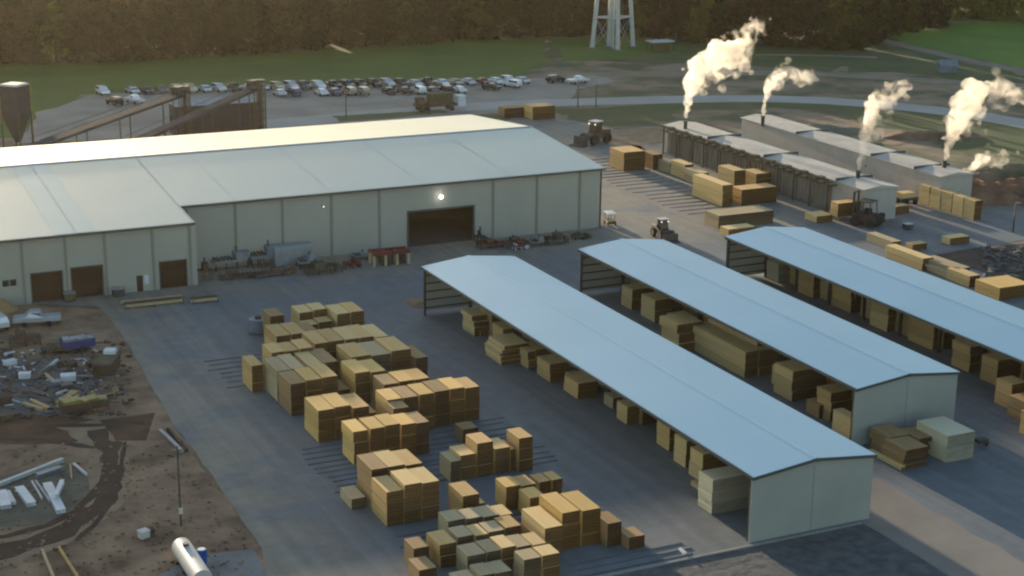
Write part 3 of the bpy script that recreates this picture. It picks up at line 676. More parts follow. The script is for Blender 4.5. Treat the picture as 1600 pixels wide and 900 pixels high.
# ------------------------------------------------------------------ kilns
def kiln(label,x0,x1,y0,y1,h,doors,seam):
    t=thing('drying_kiln',label,'kiln',(x0,y0,0),0,'lumber drying kilns')
    w,L=x1-x0,y1-y0
    MB().box(0,w,0,L,0,h).build('wall','kiln_wall',t)
    r=MB(); r.prism([(-.25,h+.003),(w*.5,h+.45),(w+.25,h+.003),(w+.25,h-.1),(-.25,h-.1)],-.3,L+.3); rf=r.build('roof','kiln_roof',t)
    for y in seam: MB().box(-.27,w+.27,y-.12,y+.12,h+.01,h+.47).build('roof_joint','trim',rf)
    if doors:
        n=doors; a,b=7.5,L-1; s=(b-a)/n
        for i in range(n):
            d=MB().box(-.22,-.004,a+i*s+.25,a+(i+1)*s-.25,.15,h-1.0).build('kiln_door','kiln_door',t)
            f=MB()
            for q in (.3,.5,.7): f.box(-.3,-.222,a+i*s+s*q-.06,a+i*s+s*q+.06,.2,h-1.05)
            f.build('door_brace','rib',d)
        g=MB(); g.box(-1.0,-.8,a-1,L+.5,h-.3,h+.02); g.box(-1.0,-.9,a-1,L+.5,h-1.0,h-.8)
        for i in range(2*n+1): g.box(-1.,-.02,a-1+i*s/2,a-1+i*s/2+.12,h-.75,h-.55)
        g.build('door_rail','bronze',t)
        for i in range(n+1): MB().box(-1.05,-.85,a+i*s-.12,a+i*s+.12,0,h-.25).build('post','bronze',t)
        for i in range(n):
            q=MB().box(-1.15,-.25,a+i*s+s/2-.6,a+i*s+s/2+.6,h-.04,h+.2); q.build('hoist_carrier','bronze',t)
    return t
K1=kiln('nearer drying kiln with a row of brown doors under an olive rail',150,156.2,192.5,250,5.0,11,[6.5,26,43])
K2=kiln('farther drying kiln with plain grey wall and pale roof',166.8,173.2,195.5,251,5.0,0,[6,17,38])
for x,y in ((153.5,214),(152.8,236)):
    pass
def vent(loc,label,r=.35,h=1.4):
    t=thing('steam_vent',label,'vent',loc); MB().tube((0,0,-.3),(0,0,h),r,n=12).build('pipe','steel',t); MB().tube((0,0,h),(0,0,h+.15),r*1.3,n=12).build('collar','steel',t); return t
# small things by the kilns
p=at(1372,325); t=thing('control_cabin','small pale blue cabin with white roof between the two kilns','cabin',(p.x,p.y,0))
MB().box(0,3.0,0,3.0,0,2.6).build('wall','grey',t); MB().box(-.15,3.15,-.15,3.15,2.6,2.8).build('roof','white',t); MB().box(1.7,2.3,-.05,-.003,.1,2.0).build('door','dark',t); MB().box(.5,1.1,-.05,-.003,1.2,1.9).build('window','glass',t)
p=at(1407,322); t=thing('dark_trailer','dark flat trailer with a pale pack parked between the kilns','trailer',(p.x,p.y,0))
MB().box(0,3.4,0,2.2,.7,1.1).build('deck','steel',t); MB().box(.4,2.8,.2,1.9,1.105,1.9).build('load','w_pale',t)
for x in (.5,1.2,2.9):
    for y in (.1,2.1): MB().tube((x,y-.15,.4),(x,y+.15,.4),.4,n=14).build('wheel','black',t)

# ------------------------------------------------------------------ vehicles
def wheel(t,x,y,r,w=.28): 
    o=MB().tube((x,y-w/2,r),(x,y+w/2,r),r,n=16).build('wheel','black',t); MB().tube((x,y-w/2-.015,r),(x,y+w/2+.015,r),r*.5,n=12).build('rim','grey',o); return o
CARP={}
paints={'white':(.75,.75,.75),'silver':(.5,.51,.53),'dark grey':(.08,.085,.09),'black':(.025,.025,.03),'dark red':(.22,.03,.03),'dark blue':(.04,.06,.16),'tan':(.42,.36,.26)}
for k,c in paints.items(): M['car_'+k]=mat('paint_'+k.replace(' ','_'),c,rough=.25,metal=.25,spec=.6)
def make_car(colour,kind):
    t=thing('parked_car','x','car',(0,0,0))
    pr={'sedan':[(-2.2,.45),(-2.25,.85),(-1.5,.98),(-.9,1.42),(.5,1.45),(1.15,1.0),(2.1,.82),(2.2,.45)],
        'suv':[(-2.25,.5),(-2.3,1.1),(-2.1,1.72),(.3,1.78),(1.0,1.2),(2.15,1.05),(2.25,.5)],
        'pickup':[(-2.7,.6),(-2.75,1.15),(-.7,1.15),(-.55,1.8),(.7,1.82),(1.3,1.25),(2.6,1.12),(2.7,.6)]}[kind]
    b=MB(); b.prism(pr,-.9,.9); 
    b.v=[(v[0], v[1]*(.82 if v[2]>1.25 else 1), v[2]) for v in b.v]; b.v=[(v[0],v[1],v[2]) for v in b.v]
    # profile lies in x-z, swept in y
    b.build('body','car_'+colour,t,bevel=.07)
    g=MB(); zt=max(z for _,z in pr)
    if kind=='sedan': P=[(-1.35,1.0),(-.9,1.38),(.45,1.40),(1.05,1.03)]
    elif kind=='suv': P=[(-2.05,1.18),(-1.95,1.62),(.25,1.68),(.85,1.22)]
    else: P=[(-.6,1.25),(-.5,1.7),(.65,1.72),(1.15,1.28)]
    g.prism(P,-.86,.86); g.v=[(v[0], v[1]*(.9 if v[2]>1.25 else 1.03), v[2]) for v in g.v]; g.build('window','glass',t)
    r=MB(); ws=P[-2:]; rr=P[:2]
    r.add([(ws[0][0]+.06,-.7,ws[0][1]),(ws[0][0]+.06,.7,ws[0][1]),(ws[1][0]+.1,.78,ws[1][1]),(ws[1][0]+.1,-.78,ws[1][1])],[(0,1,2,3)]); r.build('windscreen','glass',t)
    for x in (-1.4,1.4):
        for y in (-.82,.82): MB().tube((x,y-.12,.34),(x,y+.12,.34),.34,n=12).build('wheel','black',t)
    for y in (-.6,.6): MB().box(pr[-2][0]-.02,pr[-2][0]+.04,y-.16,y+.16,.62,.78).build('headlight','white',t)
    return t
cars={}
def car(colour,kind,loc,rz,label,group):
    k=(colour,kind)
    if k not in cars:
        c=make_car(colour,kind); cars[k]=(c,tree_of(c))
    else: c=copy_tree(cars[k][0],cars[k][1])
    c.location=loc; c.rotation_euler=(0,0,rz); tag(c,label,kind if kind=='pickup' else 'car',group); return c
cl=['white','silver','dark grey','white','black','silver','dark red','white','silver','dark blue','tan','white','black']
rnd=random.Random(4)
def car_row(x0,y0,x1,y1,n,skip,phrase,flip=0):
    A=at(x0,y0); B=at(x1,y1); d=(B-A); ang=math.atan2(d.y,d.x); k=0
    tot=n-len(skip)
    for i in range(n):
        if i in skip: continue
        q=A+d*(i/(n-1)); c=rnd.choice(cl); kd=rnd.choice(['sedan','sedan','suv','suv','pickup'])
        k+=1
        nm='%s from %s'%((ORD[k-1],'left') if k<=tot/2 else (ORD[tot-k],'right')) 
        car(c,kd,(q.x+rnd.uniform(-.2,.2),q.y+rnd.uniform(-.4,.4),.045),ang+math.pi/2+R(20)+rnd.uniform(-.04,.04)+(math.pi if flip else 0),
            '%s %s, %s in %s'%(c,{'sedan':'saloon car','suv':'tall estate car','pickup':'pickup truck'}[kd],nm,phrase),'cars in the car park')
car_row(162,148,815,130,31,{1},'back row of the car park',1)
car_row(436,150,716,145,14,{2,7},'front row of the car park')
car_row(178,164,212,162,2,set(),'short left row before the car park')
car_row(768,140,800,137,2,set(),'right hand pair before the back row')
car('black','suv',(*at(868,129).xy,.045),R(10),'black tall estate car left of the white one at the end of the car park','cars at the lane end')
car('white','pickup',(*at(903,131).xy,.045),R(5),'white pickup truck with long body at the right end of the car park','cars at the lane end')

def forklift(label,loc,rz,load=None,s=1.,colour='rust'):
    t=thing('forklift',label,'forklift',loc,rz)
    MB().box(-1.6*s,1.1*s,-.9*s,.9*s,.45*s,1.35*s).build('body',colour,t,bevel=.08)
    MB().box(-1.9*s,-1.3*s,-.85*s,.85*s,.5*s,1.5*s).build('counterweight','black',t,bevel=.1)
    c=MB()
    for x in (-.9,.8):
        for y in (-.8,.8): c.tube((x*s,y*s,1.3*s),(x*s*.9,y*s*.9,2.7*s),.06*s)
    c.box(-.9*s,.85*s,-.85*s,.85*s,2.7*s,2.8*s); c.build('cab_frame','steel',t)
    MB().box(-.55*s,.1*s,-.3*s,.3*s,1.35*s,1.9*s).build('seat','black',t)
    m=MB()
    for y in (-.5,.5): m.box(1.2*s,1.4*s,(y-.08)*s,(y+.08)*s,.1*s,3.6*s)
    for z in (.5,2,3.5): m.box(1.22*s,1.38*s,-.5*s,.5*s,z*s,(z+.15)*s)
    m.build('mast','steel',t)
    for y in (-.45,.45): MB().box(1.41*s,2.9*s,(y-.08)*s,(y+.08)*s,.25*s,.33*s).build('fork','steel',t)
    for x,r in ((.75,.55),(-1.1,.45)):
        for y in (-.9,.9): MB().tube((x*s,(y-.18)*s,r*s),(x*s,(y+.18)*s,r*s),r*s,n=16).build('wheel','black',t)
    return t
p=at(1352,352); forklift('large dark forklift carrying a brown pack before the nearer kiln','' or (p.x,p.y,.03),R(115),s=1.35)
q=Vector((p.x,p.y,0))+Vector((math.cos(R(115)),math.sin(R(115)),0))*2.9
stack(q.x-2.2,q.y-.3,4.2,1.9,2.1,T,'brown pack raised on the forks of the large dark forklift','carried lumber',rz=0).location.z=1.0
def loader(label,loc,rz,s=1.,colour='rust'):
    t=thing('wheel_loader',label,'loader',loc,rz)
    MB().prism([(-2.6,.8),(-2.7,1.9),(-.9,2.1),(.3,1.5),(1.5,1.3),(1.5,.7)],-.95,.95).build('body',colour,t,bevel=.08)
    MB().prism([(-1.0,1.9),(-.9,3.2),(.3,3.2),(.5,1.6)],-.7,.7).build('cab','glass',t,bevel=.05)
    MB().box(-1.1,.45,-.8,.8,3.2,3.32).build('cab_roof','steel_l',t)
    for y in (-.55,.55): MB().tube((.6,y,1.5),(2.9,y,.7),.14,.12).build('arm','steel',t)
    b=MB(); b.prism([(2.8,.1),(4.0,.05),(4.0,.15),(3.0,.25),(2.9,1.3),(2.7,1.35)],-1.35,1.35); b.build('bucket','steel',t)
    for x in (-1.7,1.1):
        for y in (-1.05,1.05): MB().tube((x,y-.28,.75),(x,y+.28,.75),.75,n=18).build('wheel','black',t)
    for y in (-.6,.6): sphere(MB(),(.5,y,2.9),.11,8).build('work_light','glow_dim',t)
    t.scale=(s,s,s); return t
p=at(1036,372); loader('dark wheel loader with white work lights behind the middle shed roof',(p.x,p.y,.03),R(-95),.85,'steel')
p=at(928,224); loader('dark brown loader with raised cab behind the warehouse corner',(p.x,p.y,.03),R(200),1.25,'rust')
p=at(945,352); t=thing('utility_cart','small cart with white roof parked at the warehouse corner','cart',(p.x+.8,p.y,.03),R(80))
MB().box(-1.2,1.2,-.6,.6,.35,.75).build('body','bronze',t,bevel=.05); c=MB()
for x in (-.9,.8):
    for y in (-.5,.5): c.tube((x,y,.7),(x,y,1.8),.04)
c.build('roof_post','steel',t); MB().box(-1.1,1.1,-.65,.65,1.8,1.9).build('roof','white',t)
for x in (-.8,.8):
    for y in (-.6,.6): MB().tube((x,y-.1,.28),(x,y+.1,.28),.28,n=12).build('wheel','black',t)
p=at(404,520); t=thing('dark_tank','dark squat tank at the left of the farthest lumber stacks','tank',(p.x,p.y,.03))
MB().tube((0,0,.2),(0,0,1.7),1.1,n=20).build('tank_body','blue_grey',t); MB().tube((0,0,1.7),(0,0,1.95),.4,n=12).build('lid','black',t)

# ------------------------------------------------------------------ machines along the warehouse wall
def machine(label,px,py,L,D,h,body,accent,seed,name='sawmill_machine',cat='machine'):
    """a stored machine: bed frame on legs, housing, rollers and a drive box"""
    r=random.Random(seed); p=at(px,py); t=thing(name,label,cat,(p.x,p.y,.03),R(r.uniform(-3,3)),'machines stored along the warehouse wall')
    n=max(2,int(L/1.4))
    for i in range(n+1):
        for y in (.1,D-.1): MB().box(i*L/n-.06,i*L/n+.06,y-.06,y+.06,0,h*.45).build('leg',accent,t)
    MB().box(-.1,L+.1,0,D,h*.45,h*.58).build('bed',body,t)
    k=r.uniform(.15,.5)*L
    MB().box(k,k+L*.35,.1,D-.1,h*.58,h).build('housing',body,t,bevel=.05)
    for i in range(int(L/.5)):
        x=.2+i*.5
        if not k-.2<x<k+L*.35+.2: MB().tube((x,.05,h*.66),(x,D-.05,h*.66),.11,n=8).build('roller',accent,t)
    MB().box(L*.75,L*.75+.5,-.35,-.01,h*.2,h*.6).build('drive_box',accent,t,bevel=.04)
    MB().tube((k+.3,D*.5,h),(k+.3,D*.5,h*1.3),.12).build('stub_pipe','steel',t)
    return t
machine('dark upright machine in the corner where the warehouse steps forward',308,440,2.0,1.4,2.2,'rust','steel',1)
machine('long grey machine bed, leftmost of the two along the warehouse wall',338,425,5.8,2.0,2.2,'grey','steel',2)
machine('long blue grey machine under the pale sheeted one',395,420,6.2,2.0,2.6,'blue_grey','steel',3)
machine('brown low machine in front of the long grey bed',345,440,4.8,1.2,.9,'rust','steel',4)
machine('dark low machine in front of the blue grey one',400,436,5.5,1.2,1.0,'steel','rust',5)
machine('short grey machine left of the dark green pile',470,421,2.8,1.8,1.6,'grey','steel',6)
machine('dark olive machine midway along the warehouse wall',482,432,4.6,2.0,1.5,'bronze','steel',7)
machine('small bright red machine left of the red frame',541,421,2.0,1.4,1.1,'red','red',8)
machine('low grey rack between the red machine and the red frame',556,408,3.4,1.6,1.0,'grey','steel',9)
machine('dark red machine first in the line right of the big door',752,391,3.2,1.6,1.2,'rust','red',10)
machine('rusty machine second in the line right of the big door',790,388,3.4,1.6,1.2,'rust','steel',11)
machine('red and white machine third in the line right of the big door',806,392,1.8,1.2,1.1,'red','white',12)
machine('white topped machine fourth in the line right of the big door',833,386,2.4,1.5,1.1,'grey','rust',13)
machine('black machine fifth in the line right of the big door',856,384,3.2,1.6,1.5,'steel','rust',14)
machine('low black machine farthest right of the big door',900,376,2.6,1.5,.8,'steel','steel',15)
machine('dark post like machine just right of the big door',746,380,.9,.8,1.7,'steel','steel',16)
# pale sheeted block
p=at(402,396); t=thing('sheeted_load','pale blue sheeted load standing behind the long machines','covered load',(p.x,204.2-2.2,.03))
MB().box(0,5.2,0,1.7,0,2.6).build('load','grey',t,bevel=.2); MB().box(-.06,5.26,-.06,1.76,2.0,2.7).build('sheet','wrap_grey',t,bevel=.15)
# red frame
p=at(583,418); t=thing('red_gantry','red steel gantry on white posts beside the big door','gantry',(p.x,p.y,.03),R(-4))
MB().box(0,5.2,0,.35,1.5,1.95).build('front_beam','red',t); MB().box(0,5.2,1.9,2.2,1.5,1.95).build('rear_beam','red',t)
for x in (.2,1.8,3.4,5.0):
    MB().box(x-.12,x+.12,.36,1.89,1.6,1.8).build('cross_beam','red',t)
    for y in (.18,2.05): MB().box(x-.16,x+.16,y-.12,y+.12,0,1.5).build('post','w_grey',t)
MB().box(1.2,3.0,.5,1.7,.2,1.5).build('motor','rust',t,bevel=.1); MB().box(3.9,4.7,.5,1.7,.1,1.3).build('cabinet','black',t)
# log troughs before the small doors
def log_rack(px,py,L,n,label,h=.9):
    p=at(px,py); t=thing('beam_rack',label,'rack',(p.x,p.y,.03),R(-2))
    r=random.Random(n)
    for i in range(n):
        MB().box(r.uniform(0,.3),L-r.uniform(0,.4),.0+i*.36,.30+i*.36,.2+(i%2)*.25,.48+(i%2)*.25).build('beam','rust' if i%3 else 'w_grey',t)
    for x in (.6,L/2,L-.6): MB().box(x-.1,x+.1,-.1,n*.36,0,.195).build('bearer','bearer',t)
    for x in (.3,L-.3): MB().box(x-.06,x+.06,-.2,-.1,0,h).build('stake','steel',t)
log_rack(192,484,7.6,5,'long rack of rusty beams before the side doors')
log_rack(298,476,3.6,3,'short dark beam rack right of the long rusty one',.4)
p=at(178,466); t=thing('waste_bin','small dark bin right of the second brown door','bin',(p.x,p.y,.03)); MB().box(0,1.4,0,1.0,.15,1.0).build('bin_body','steel',t); MB().box(-.05,1.45,-.05,1.05,1.0,1.08).build('lid','grey',t)
p=at(102,474); t=thing('waste_bin','small dark bin between the two left brown doors','bin',(p.x,p.y,.03)); MB().box(0,1.3,0,1.0,.15,1.1).build('bin_body','bronze',t); MB().box(-.05,1.35,-.05,1.05,1.1,1.18).build('lid','grey',t)
p=at(2,486); mound('sawdust_heap','brown sawdust heap against the warehouse at the left edge',p.x-1,p.y+.6,6,3.6,1.6,'w_brown',21)

# ------------------------------------------------------------------ scrap and kit on the dirt lot
def trailer(label,px,py,L,W_,colour,load,rz,h=.9,name='flat_trailer'):
    p=at(px,py); t=thing(name,label,'trailer',(p.x,p.y,.02),R(rz))
    MB().box(0,L,0,W_,.55,.75).build('deck',colour,t); s=MB()
    s.box(0,L,-.06,-.003,.76,h+.4); s.box(0,L,W_+.003,W_+.06,.76,h+.4); s.box(-.06,-.003,0,W_,.76,h+.4); s.build('side_board',colour,t)
    if load: 
        r=random.Random(px)
        for i in range(5): MB().cbox((L*(.12+.19*i),W_*.5+r.uniform(-.2,.2),1.12+r.uniform(-.1,.3)),(L*.2,W_*.7,.5+r.uniform(0,.3)),r.uniform(-.5,.5)).build('load',load,t,bevel=.05)
    for x in (L*.3,L*.55):
        for y in (.0,W_): MB().tube((x,y-.12,.35),(x,y+.12,.35),.35,n=14).build('wheel','black',t)
    MB().tube((L,W_/2,.6),(L+1.2,W_/2,.5),.07).build('drawbar','steel',t)
    return t
trailer('dark red open trailer with yellow scrap in the dirt lot',100,654,4.6,1.9,'rust','yellow',2)
trailer('blue skip trailer by the edge of the concrete yard',104,556,3.4,1.8,'blue','grey',10,1.1)
car('silver','pickup',(*at(58,508).xy,.02),R(170),'silver pickup truck with bright bonnet near the side doors','vehicles on the dirt lot')
car('white','suv',(*at(-6,512).xy,.02),R(100),'white tall estate car cut by the left edge of the picture','vehicles on the dirt lot')
p=at(22,545); machine('dark red frame machine on the dirt lot near the left edge',18,545,3.2,1.6,1.6,'rust','rust',31)
machine('dark olive flat machine left of the blue skip trailer',68,556,4.2,1.8,.8,'bronze','steel',32)
p=at(200,590); t=thing('brown_skip','tall brown skip with a white cap at the concrete edge','skip',(p.x-1.6,p.y+.4,.02),R(65))
MB().prism([(-.1,0),(-.5,1.5),(4.6,1.5),(4.0,0)],0,1.9).build('skip_body','rust',t); MB().box(3.2,4.4,.3,1.6,1.505,2.0).build('cap','white',t,bevel=.08)
MB().box(0,3.8,-.1,2.0,1.502,1.58).build('rim','bronze',t)
# yellow loop
p=at(164,618); t=thing('yellow_hoop','yellow curved steel hoop lying open right of the red trailer','steel hoop',(p.x,p.y,.02)); h=MB()
for i in range(14):
    a=R(150+i*17); b=R(150+(i+1)*17); h.tube((1.3*math.cos(a),1.1*math.sin(a),.45),(1.3*math.cos(b),1.1*math.sin(b),.45),.13,n=6)
h.build('hoop','yellow',t); MB().box(-.8,.8,-.6,.7,.05,.4).build('core','rust',t)
r=random.Random(77)
scrap=[(18,486,'x')]
def crate(px,py,sx_,sy_,sz,m,label,rz=0):
    p=at(px,py); t=thing('equipment_box',label,'box',(p.x,p.y,.02),R(rz))
    MB().box(-sx_/2,sx_/2,-sy_/2,sy_/2,.1,sz).build('box_body',m,t,bevel=.05); MB().box(-sx_/2-.03,sx_/2+.03,-sy_/2-.03,sy_/2+.03,sz+.003,sz+.08).build('lid',m,t)
    for x in (-.35,.35): MB().box(sx_*x-.08,sx_*x+.08,-sy_/2,sy_/2,0,.097).build('skid','bearer',t)
crate(16,572,1.3,.8,.6,'white','white box alone near the left edge of the dirt lot',20)
crate(39,592,1.2,.9,.6,'white','white box left of the scattered steel on the dirt lot',-15)
crate(107,596,1.5,1.1,.7,'white','largest white box right of the scattered steel',-10)
crate(88,603,1.0,.8,.5,'blue_grey','small grey box just left of the largest white box',10)
crate(105,608,1.2,.9,.5,'steel','dark box in front of the largest white box',5)
crate(113,574,1.0,.8,.6,'rust','small rusty box behind the largest white box',0)
crate(143,574,1.0,.8,.6,'rust','small rusty box below the blue skip trailer',15)
crate(8,632,1.2,1.0,.9,'rust','rusty box with pale lid by the left edge',10)
crate(12,655,1.3,1.0,.5,'bronze','olive box nearest the clay track at the left edge',0)
crate(225,842,.8,.7,.7,'steel_l','small pale box on the bare dirt below the bend',20)
crate(232,835,.9,.6,.4,'rust','small brown box beside the pale one below the bend',0)
def bar(px,py,px2,py2,w,h,m,label,z=.02,name='steel_beam',cat='steel beam',group='loose steel on the dirt lot',flange=True):
    a=at(px,py);b=at(px2,py2); d=b-a; L=d.length; k=MB()
    if flange: k.box(0,L,-w/2,w/2,0,.06); k.box(0,L,-w/2,w/2,h-.06,h); k.box(0,L,-.05,.05,.058,h-.058)
    else: k.box(0,L,-w/2,w/2,0,h)
    o=k.build(name,m,None,(a.x,a.y,z),math.atan2(d.y,d.x)); return tag(o,label,cat,group)
gB='white beams on the grey slab'
bar(-20,768,98,722,.35,.35,'steel_l','long pale beam along the back edge of the grey slab',.06,group=gB)
bar(58,748,96,735,.7,.4,'blue_grey','short blue white beam under the right end of the long pale one',.06,group=gB)
bar(74,760,96,803,.8,.35,'white','bright white beam, rightmost on the grey slab',.06,group=gB)
bar(98,762,88,786,.4,.35,'white','thin white beam crossing the rightmost bright one',.45,group=gB)
bar(30,766,50,792,.8,.35,'white','bright white beam in the middle of the grey slab',.06,group=gB)
bar(2,772,10,796,.9,.35,'white','wide white beam at the left edge of the grey slab',.06,group=gB)
bar(12,772,22,790,.4,.3,'steel_l','thin pale beam beside the wide left one',.06,group=gB)
bar(50,755,66,782,.15,.2,'steel_l','thin pale bar left of the rightmost bright beam',.06,group=gB)
bar(56,754,78,786,.12,.2,'steel_l','thinnest pale bar touching the rightmost bright beam',.06,group=gB)
bar(110,728,112,750,.15,.2,'w_grey','thin bar at the upper right corner of the grey slab',.06,group=gB)
bar(115,727,136,745,.25,.2,'steel_l','pale bar slanting at the right corner of the grey slab',.06,group=gB)
for i,(a,b,c,d,w,m,l) in enumerate([(62,588,90,564,.35,'steel_l','pale beam slanting up in the scattered steel'),(55,595,80,575,.5,'steel','dark beam under the slanting pale one'),
  (68,584,84,598,.3,'w_grey','short grey plank crossing the dark beam'),(95,566,122,588,.25,'bronze','olive bar sloping right of the scattered steel'),
  (120,590,176,592,.25,'blue_grey','long dark blue bar left of the yellow hoop'),(45,612,72,620,.45,'steel','short dark beam above the pale planks'),
  (36,632,66,642,.5,'w_grey','grey plank left of the red trailer'),(50,628,76,640,.4,'w_tan','tan plank left of the red trailer'),(150,586,172,584,.3,'rust','rusty bar above the yellow hoop'),
  (250,674,285,708,.35,'grey','pale grey narrow sheet along the concrete edge'),(262,672,292,706,.3,'black','black pipe along the concrete edge beside the grey sheet'),
  (66,862,84,905,.2,'w_grey','left plank of two on the dirt at the bottom'),(92,858,122,905,.2,'w_tan','right plank of two on the dirt at the bottom'),
  (28,570,6,576,.3,'bronze','olive bar near the lone white box'),(88,618,106,612,.3,'steel_l','short pale bar above the yellow scrap')]):
    bar(a,b,c,d,w,.25,m,l)
p=at(118,640); t=bar(92,638,118,618,.9,.5,'yellow','yellow box beam leaning left of the red trailer load',.1)
# pole with cable
p=at(283,822); t=thing('utility_pole','thin dark utility pole standing on the dirt beside the concrete edge','pole',(p.x,p.y,0))
MB().tube((0,0,0),(0,0,7.2),.09,.06).build('shaft','steel',t); MB().box(-.5,.5,-.04,.04,6.8,6.9).build('crossarm','steel',t); MB().box(-.15,.15,-.3,-.1,1.2,1.7).build('meter_box','steel_l',t)
# white tank bottom left
p=at(284,872); q=at(318,925); t=thing('pale_tank','long pale round tank lying at the bottom edge on a slab','tank',(p.x,p.y,.05)); d=(q-p); L=6.5
u=Vector((d.x,d.y,0)).normalized(); MB().tube((0,0,.95),(u.x*L,u.y*L,.95),.8,n=24).build('tank_shell','steel_l',t,smooth=False); 
MB().tube((u.x*1.6,u.y*1.6,1.7),(u.x*1.6,u.y*1.6,1.95),.25,n=12).build('hatch','steel',t)
for k in (1,3,5): MB().cbox((u.x*k,u.y*k,.1),(.3,1.4,.2),math.atan2(u.y,u.x)).build('cradle','steel',t)
p=at(310,882); t=thing('blue_drum','bright blue drum beside the pale tank at the bottom edge','drum',(p.x+.3,p.y,.05)); MB().tube((0,0,0),(0,0,1.2),.4,n=18).build('drum_body','bluelight',t); MB().tube((0,0,1.202),(0,0,1.26),.3,n=18).build('lid','white',t)
# rubble at the right
r=random.Random(5); rb=MB()
for i in range(160):
    p=at(r.uniform(1535,1610),r.uniform(388,436)); s=r.uniform(.15,.55); rb.cbox((p.x,p.y,s*.3),(s*1.6,s*1.1,s),r.uniform(0,3),r.uniform(-.4,.4))
tag(rb.build('rubble','gravel'),'pale broken rubble strewn on the dark earth at the right edge','rubble',kind='stuff')
rb=MB()
for i in range(260):
    a_,b_=r.uniform(-10,205),r.uniform(535,655)
    p=at(a_,b_); s=r.uniform(.08,.3)
    rb.cbox((p.x,p.y,s*.3+.02),(s*2.2,s,s*.8),r.uniform(0,3),r.uniform(-.3,.3))
tag(rb.build('litter','rust'),'small grey litter strewn among the scrap on the dirt lot','litter',kind='stuff')
for mm,nn,lb,sd_ in (('white',60,'white and pale scraps thrown about the dirt lot',3),('steel',260,'dark metal offcuts thrown about the dirt lot',4)):
    r2=random.Random(sd_); rb=MB()
    for i in range(nn):
        p=at(r2.uniform(-10,190),r2.uniform(545,650)); s_=r2.uniform(.05,.24)
        rb.cbox((p.x,p.y,s_*.3+.02),(s_*r2.uniform(1,6),s_*.8,s_*.7),r2.uniform(0,3),r2.uniform(-.25,.25))
    tag(rb.build('litter',mm),lb,'litter',kind='stuff')
rb=MB()
for i in range(500):
    a_,b_=r.uniform(-10,400),r.uniform(690,905)
    if a_>200+(b_-560)*.652: continue
    p=at(a_,b_); s=r.uniform(.06,.22)
    rb.cbox((p.x,p.y,s*.3+.02),(s*1.5,s,s*.8),r.uniform(0,3),r.uniform(-.3,.3))
tag(rb.build('stones','dirt'),'scattered stones on the bare dirt at the lower left','stones',kind='stuff')
# small yard bits
for px,py,l in ((1062,858,'small white plank standing at the yard edge before the nearest shed'),):
    bar(px,860,px+9,868,.25,.2,'white',l,.06,name='plank',cat='plank',group='planks')
p=at(1532,698); t=thing('dark_barrow','small dark barrow right of the cream wrapped lumber block','barrow',(p.x,p.y,.03)); MB().box(-.5,.6,-.35,.35,.4,.8).build('tray','steel',t); MB().tube((.7,-.08,.25),(.7,.08,.25),.25,n=12).build('wheel','black',t); MB().tube((-.5,-.3,.6),(-1.2,-.3,.75),.04).build('handle','steel',t); MB().tube((-.5,.3,.6),(-1.2,.3,.75),.04).build('handle','steel',t)
p=at(1418,358); t=thing('small_crate','small pale topped crate standing alone on the blue yard','crate',(p.x,p.y,.03)); MB().box(-.6,.6,-.5,.5,.1,.75).build('crate_body','steel',t); MB().box(-.62,.62,-.52,.52,.752,.86).build('lid','steel_l',t)

# ------------------------------------------------------------------ silo, conveyors, tower, poles
p=at(15,225); t=thing('dust_silo','grey blue hopper silo on legs at the left behind the warehouse','silo',(p.x,p.y-10,0))
S=t.location; r=2.6
zt=17.0
def hz(X,Y,py):
    lo,hi=0,60
    for _ in range(40):
        m_=(lo+hi)/2; d=Vector((X,Y,m_-CH)); yy=450-F*d.dot(_u)/d.dot(_f)
        if yy>py: lo=m_
        else: hi=m_
    return m_
zt=hz(S.x,S.y,133); zc=hz(S.x,S.y,178); zb=max(.5,hz(S.x,S.y,222))
r=2.5
MB().tube((0,0,zc),(0,0,zt),r,n=4).build('silo_body','conveyor',t); MB().tube((0,0,zt),(0,0,zt+.3),r*1.05,r*.9,n=4).build('silo_roof','steel_l',t)
MB().tube((0,0,zb),(0,0,zc),.5,r,n=4).build('hopper','conveyor',t)
for a in range(4):
    q=a*math.pi/2; MB().tube((r*math.cos(q),r*math.sin(q),0),(r*math.cos(q),r*math.sin(q),zc+.5),.16).build('leg','steel',t)
l=MB()
for dx in (0,.5): l.tube((r+.25,dx,0),(r+.25,dx,zt),.05)
for k in range(int(zt/.6)): l.tube((r+.25,0,.4+k*.6),(r+.25,.5,.4+k*.6),.04)
l.build('ladder','yellow',t)
def conveyor(label,a,b,w,m='steel'):
    a=Vector(a); b=Vector(b); t=thing('conveyor',label,'conveyor',(a.x,a.y,0)); d=b-a; n=Vector((-d.y,d.x,0)).normalized()*w/2
    k=MB(); lo=Vector((0,0,-.5))
    A=Vector((0,0,a.z)); Bv=Vector((d.x,d.y,b.z))
    k.add([A-n,A+n,Bv+n,Bv-n,A-n+lo,A+n+lo,Bv+n+lo,Bv-n+lo],[(0,1,2,3),(7,6,5,4),(0,4,5,1),(1,5,6,2),(2,6,7,3),(3,7,4,0)]); k.build('trough','conveyor',t)
    for s in (-1,1): MB().tube(A+n*s+Vector((0,0,.9)),Bv+n*s+Vector((0,0,.9)),.05).build('rail','steel',t)
    for q in (.3,.6,.92):
        P=A.lerp(Bv,q)
        for s in (-1,1): MB().tube((P.x+n.x*s,P.y+n.y*s,0),(P.x+n.x*s,P.y+n.y*s,P.z-.5),.12).build('trestle_leg','steel',t)
    MB().cbox(Bv+Vector((0,0,.6)),(1.8,1.6,1.6),math.atan2(d.y,d.x)).build('head_box',m,t)
    return t
Y0=275.
def atY(x,y,Y):
    d=_f+_r*((x-800)/F)-_u*((y-450)/F); t_=Y/d.y; return Vector((0,0,CH))+d*t_
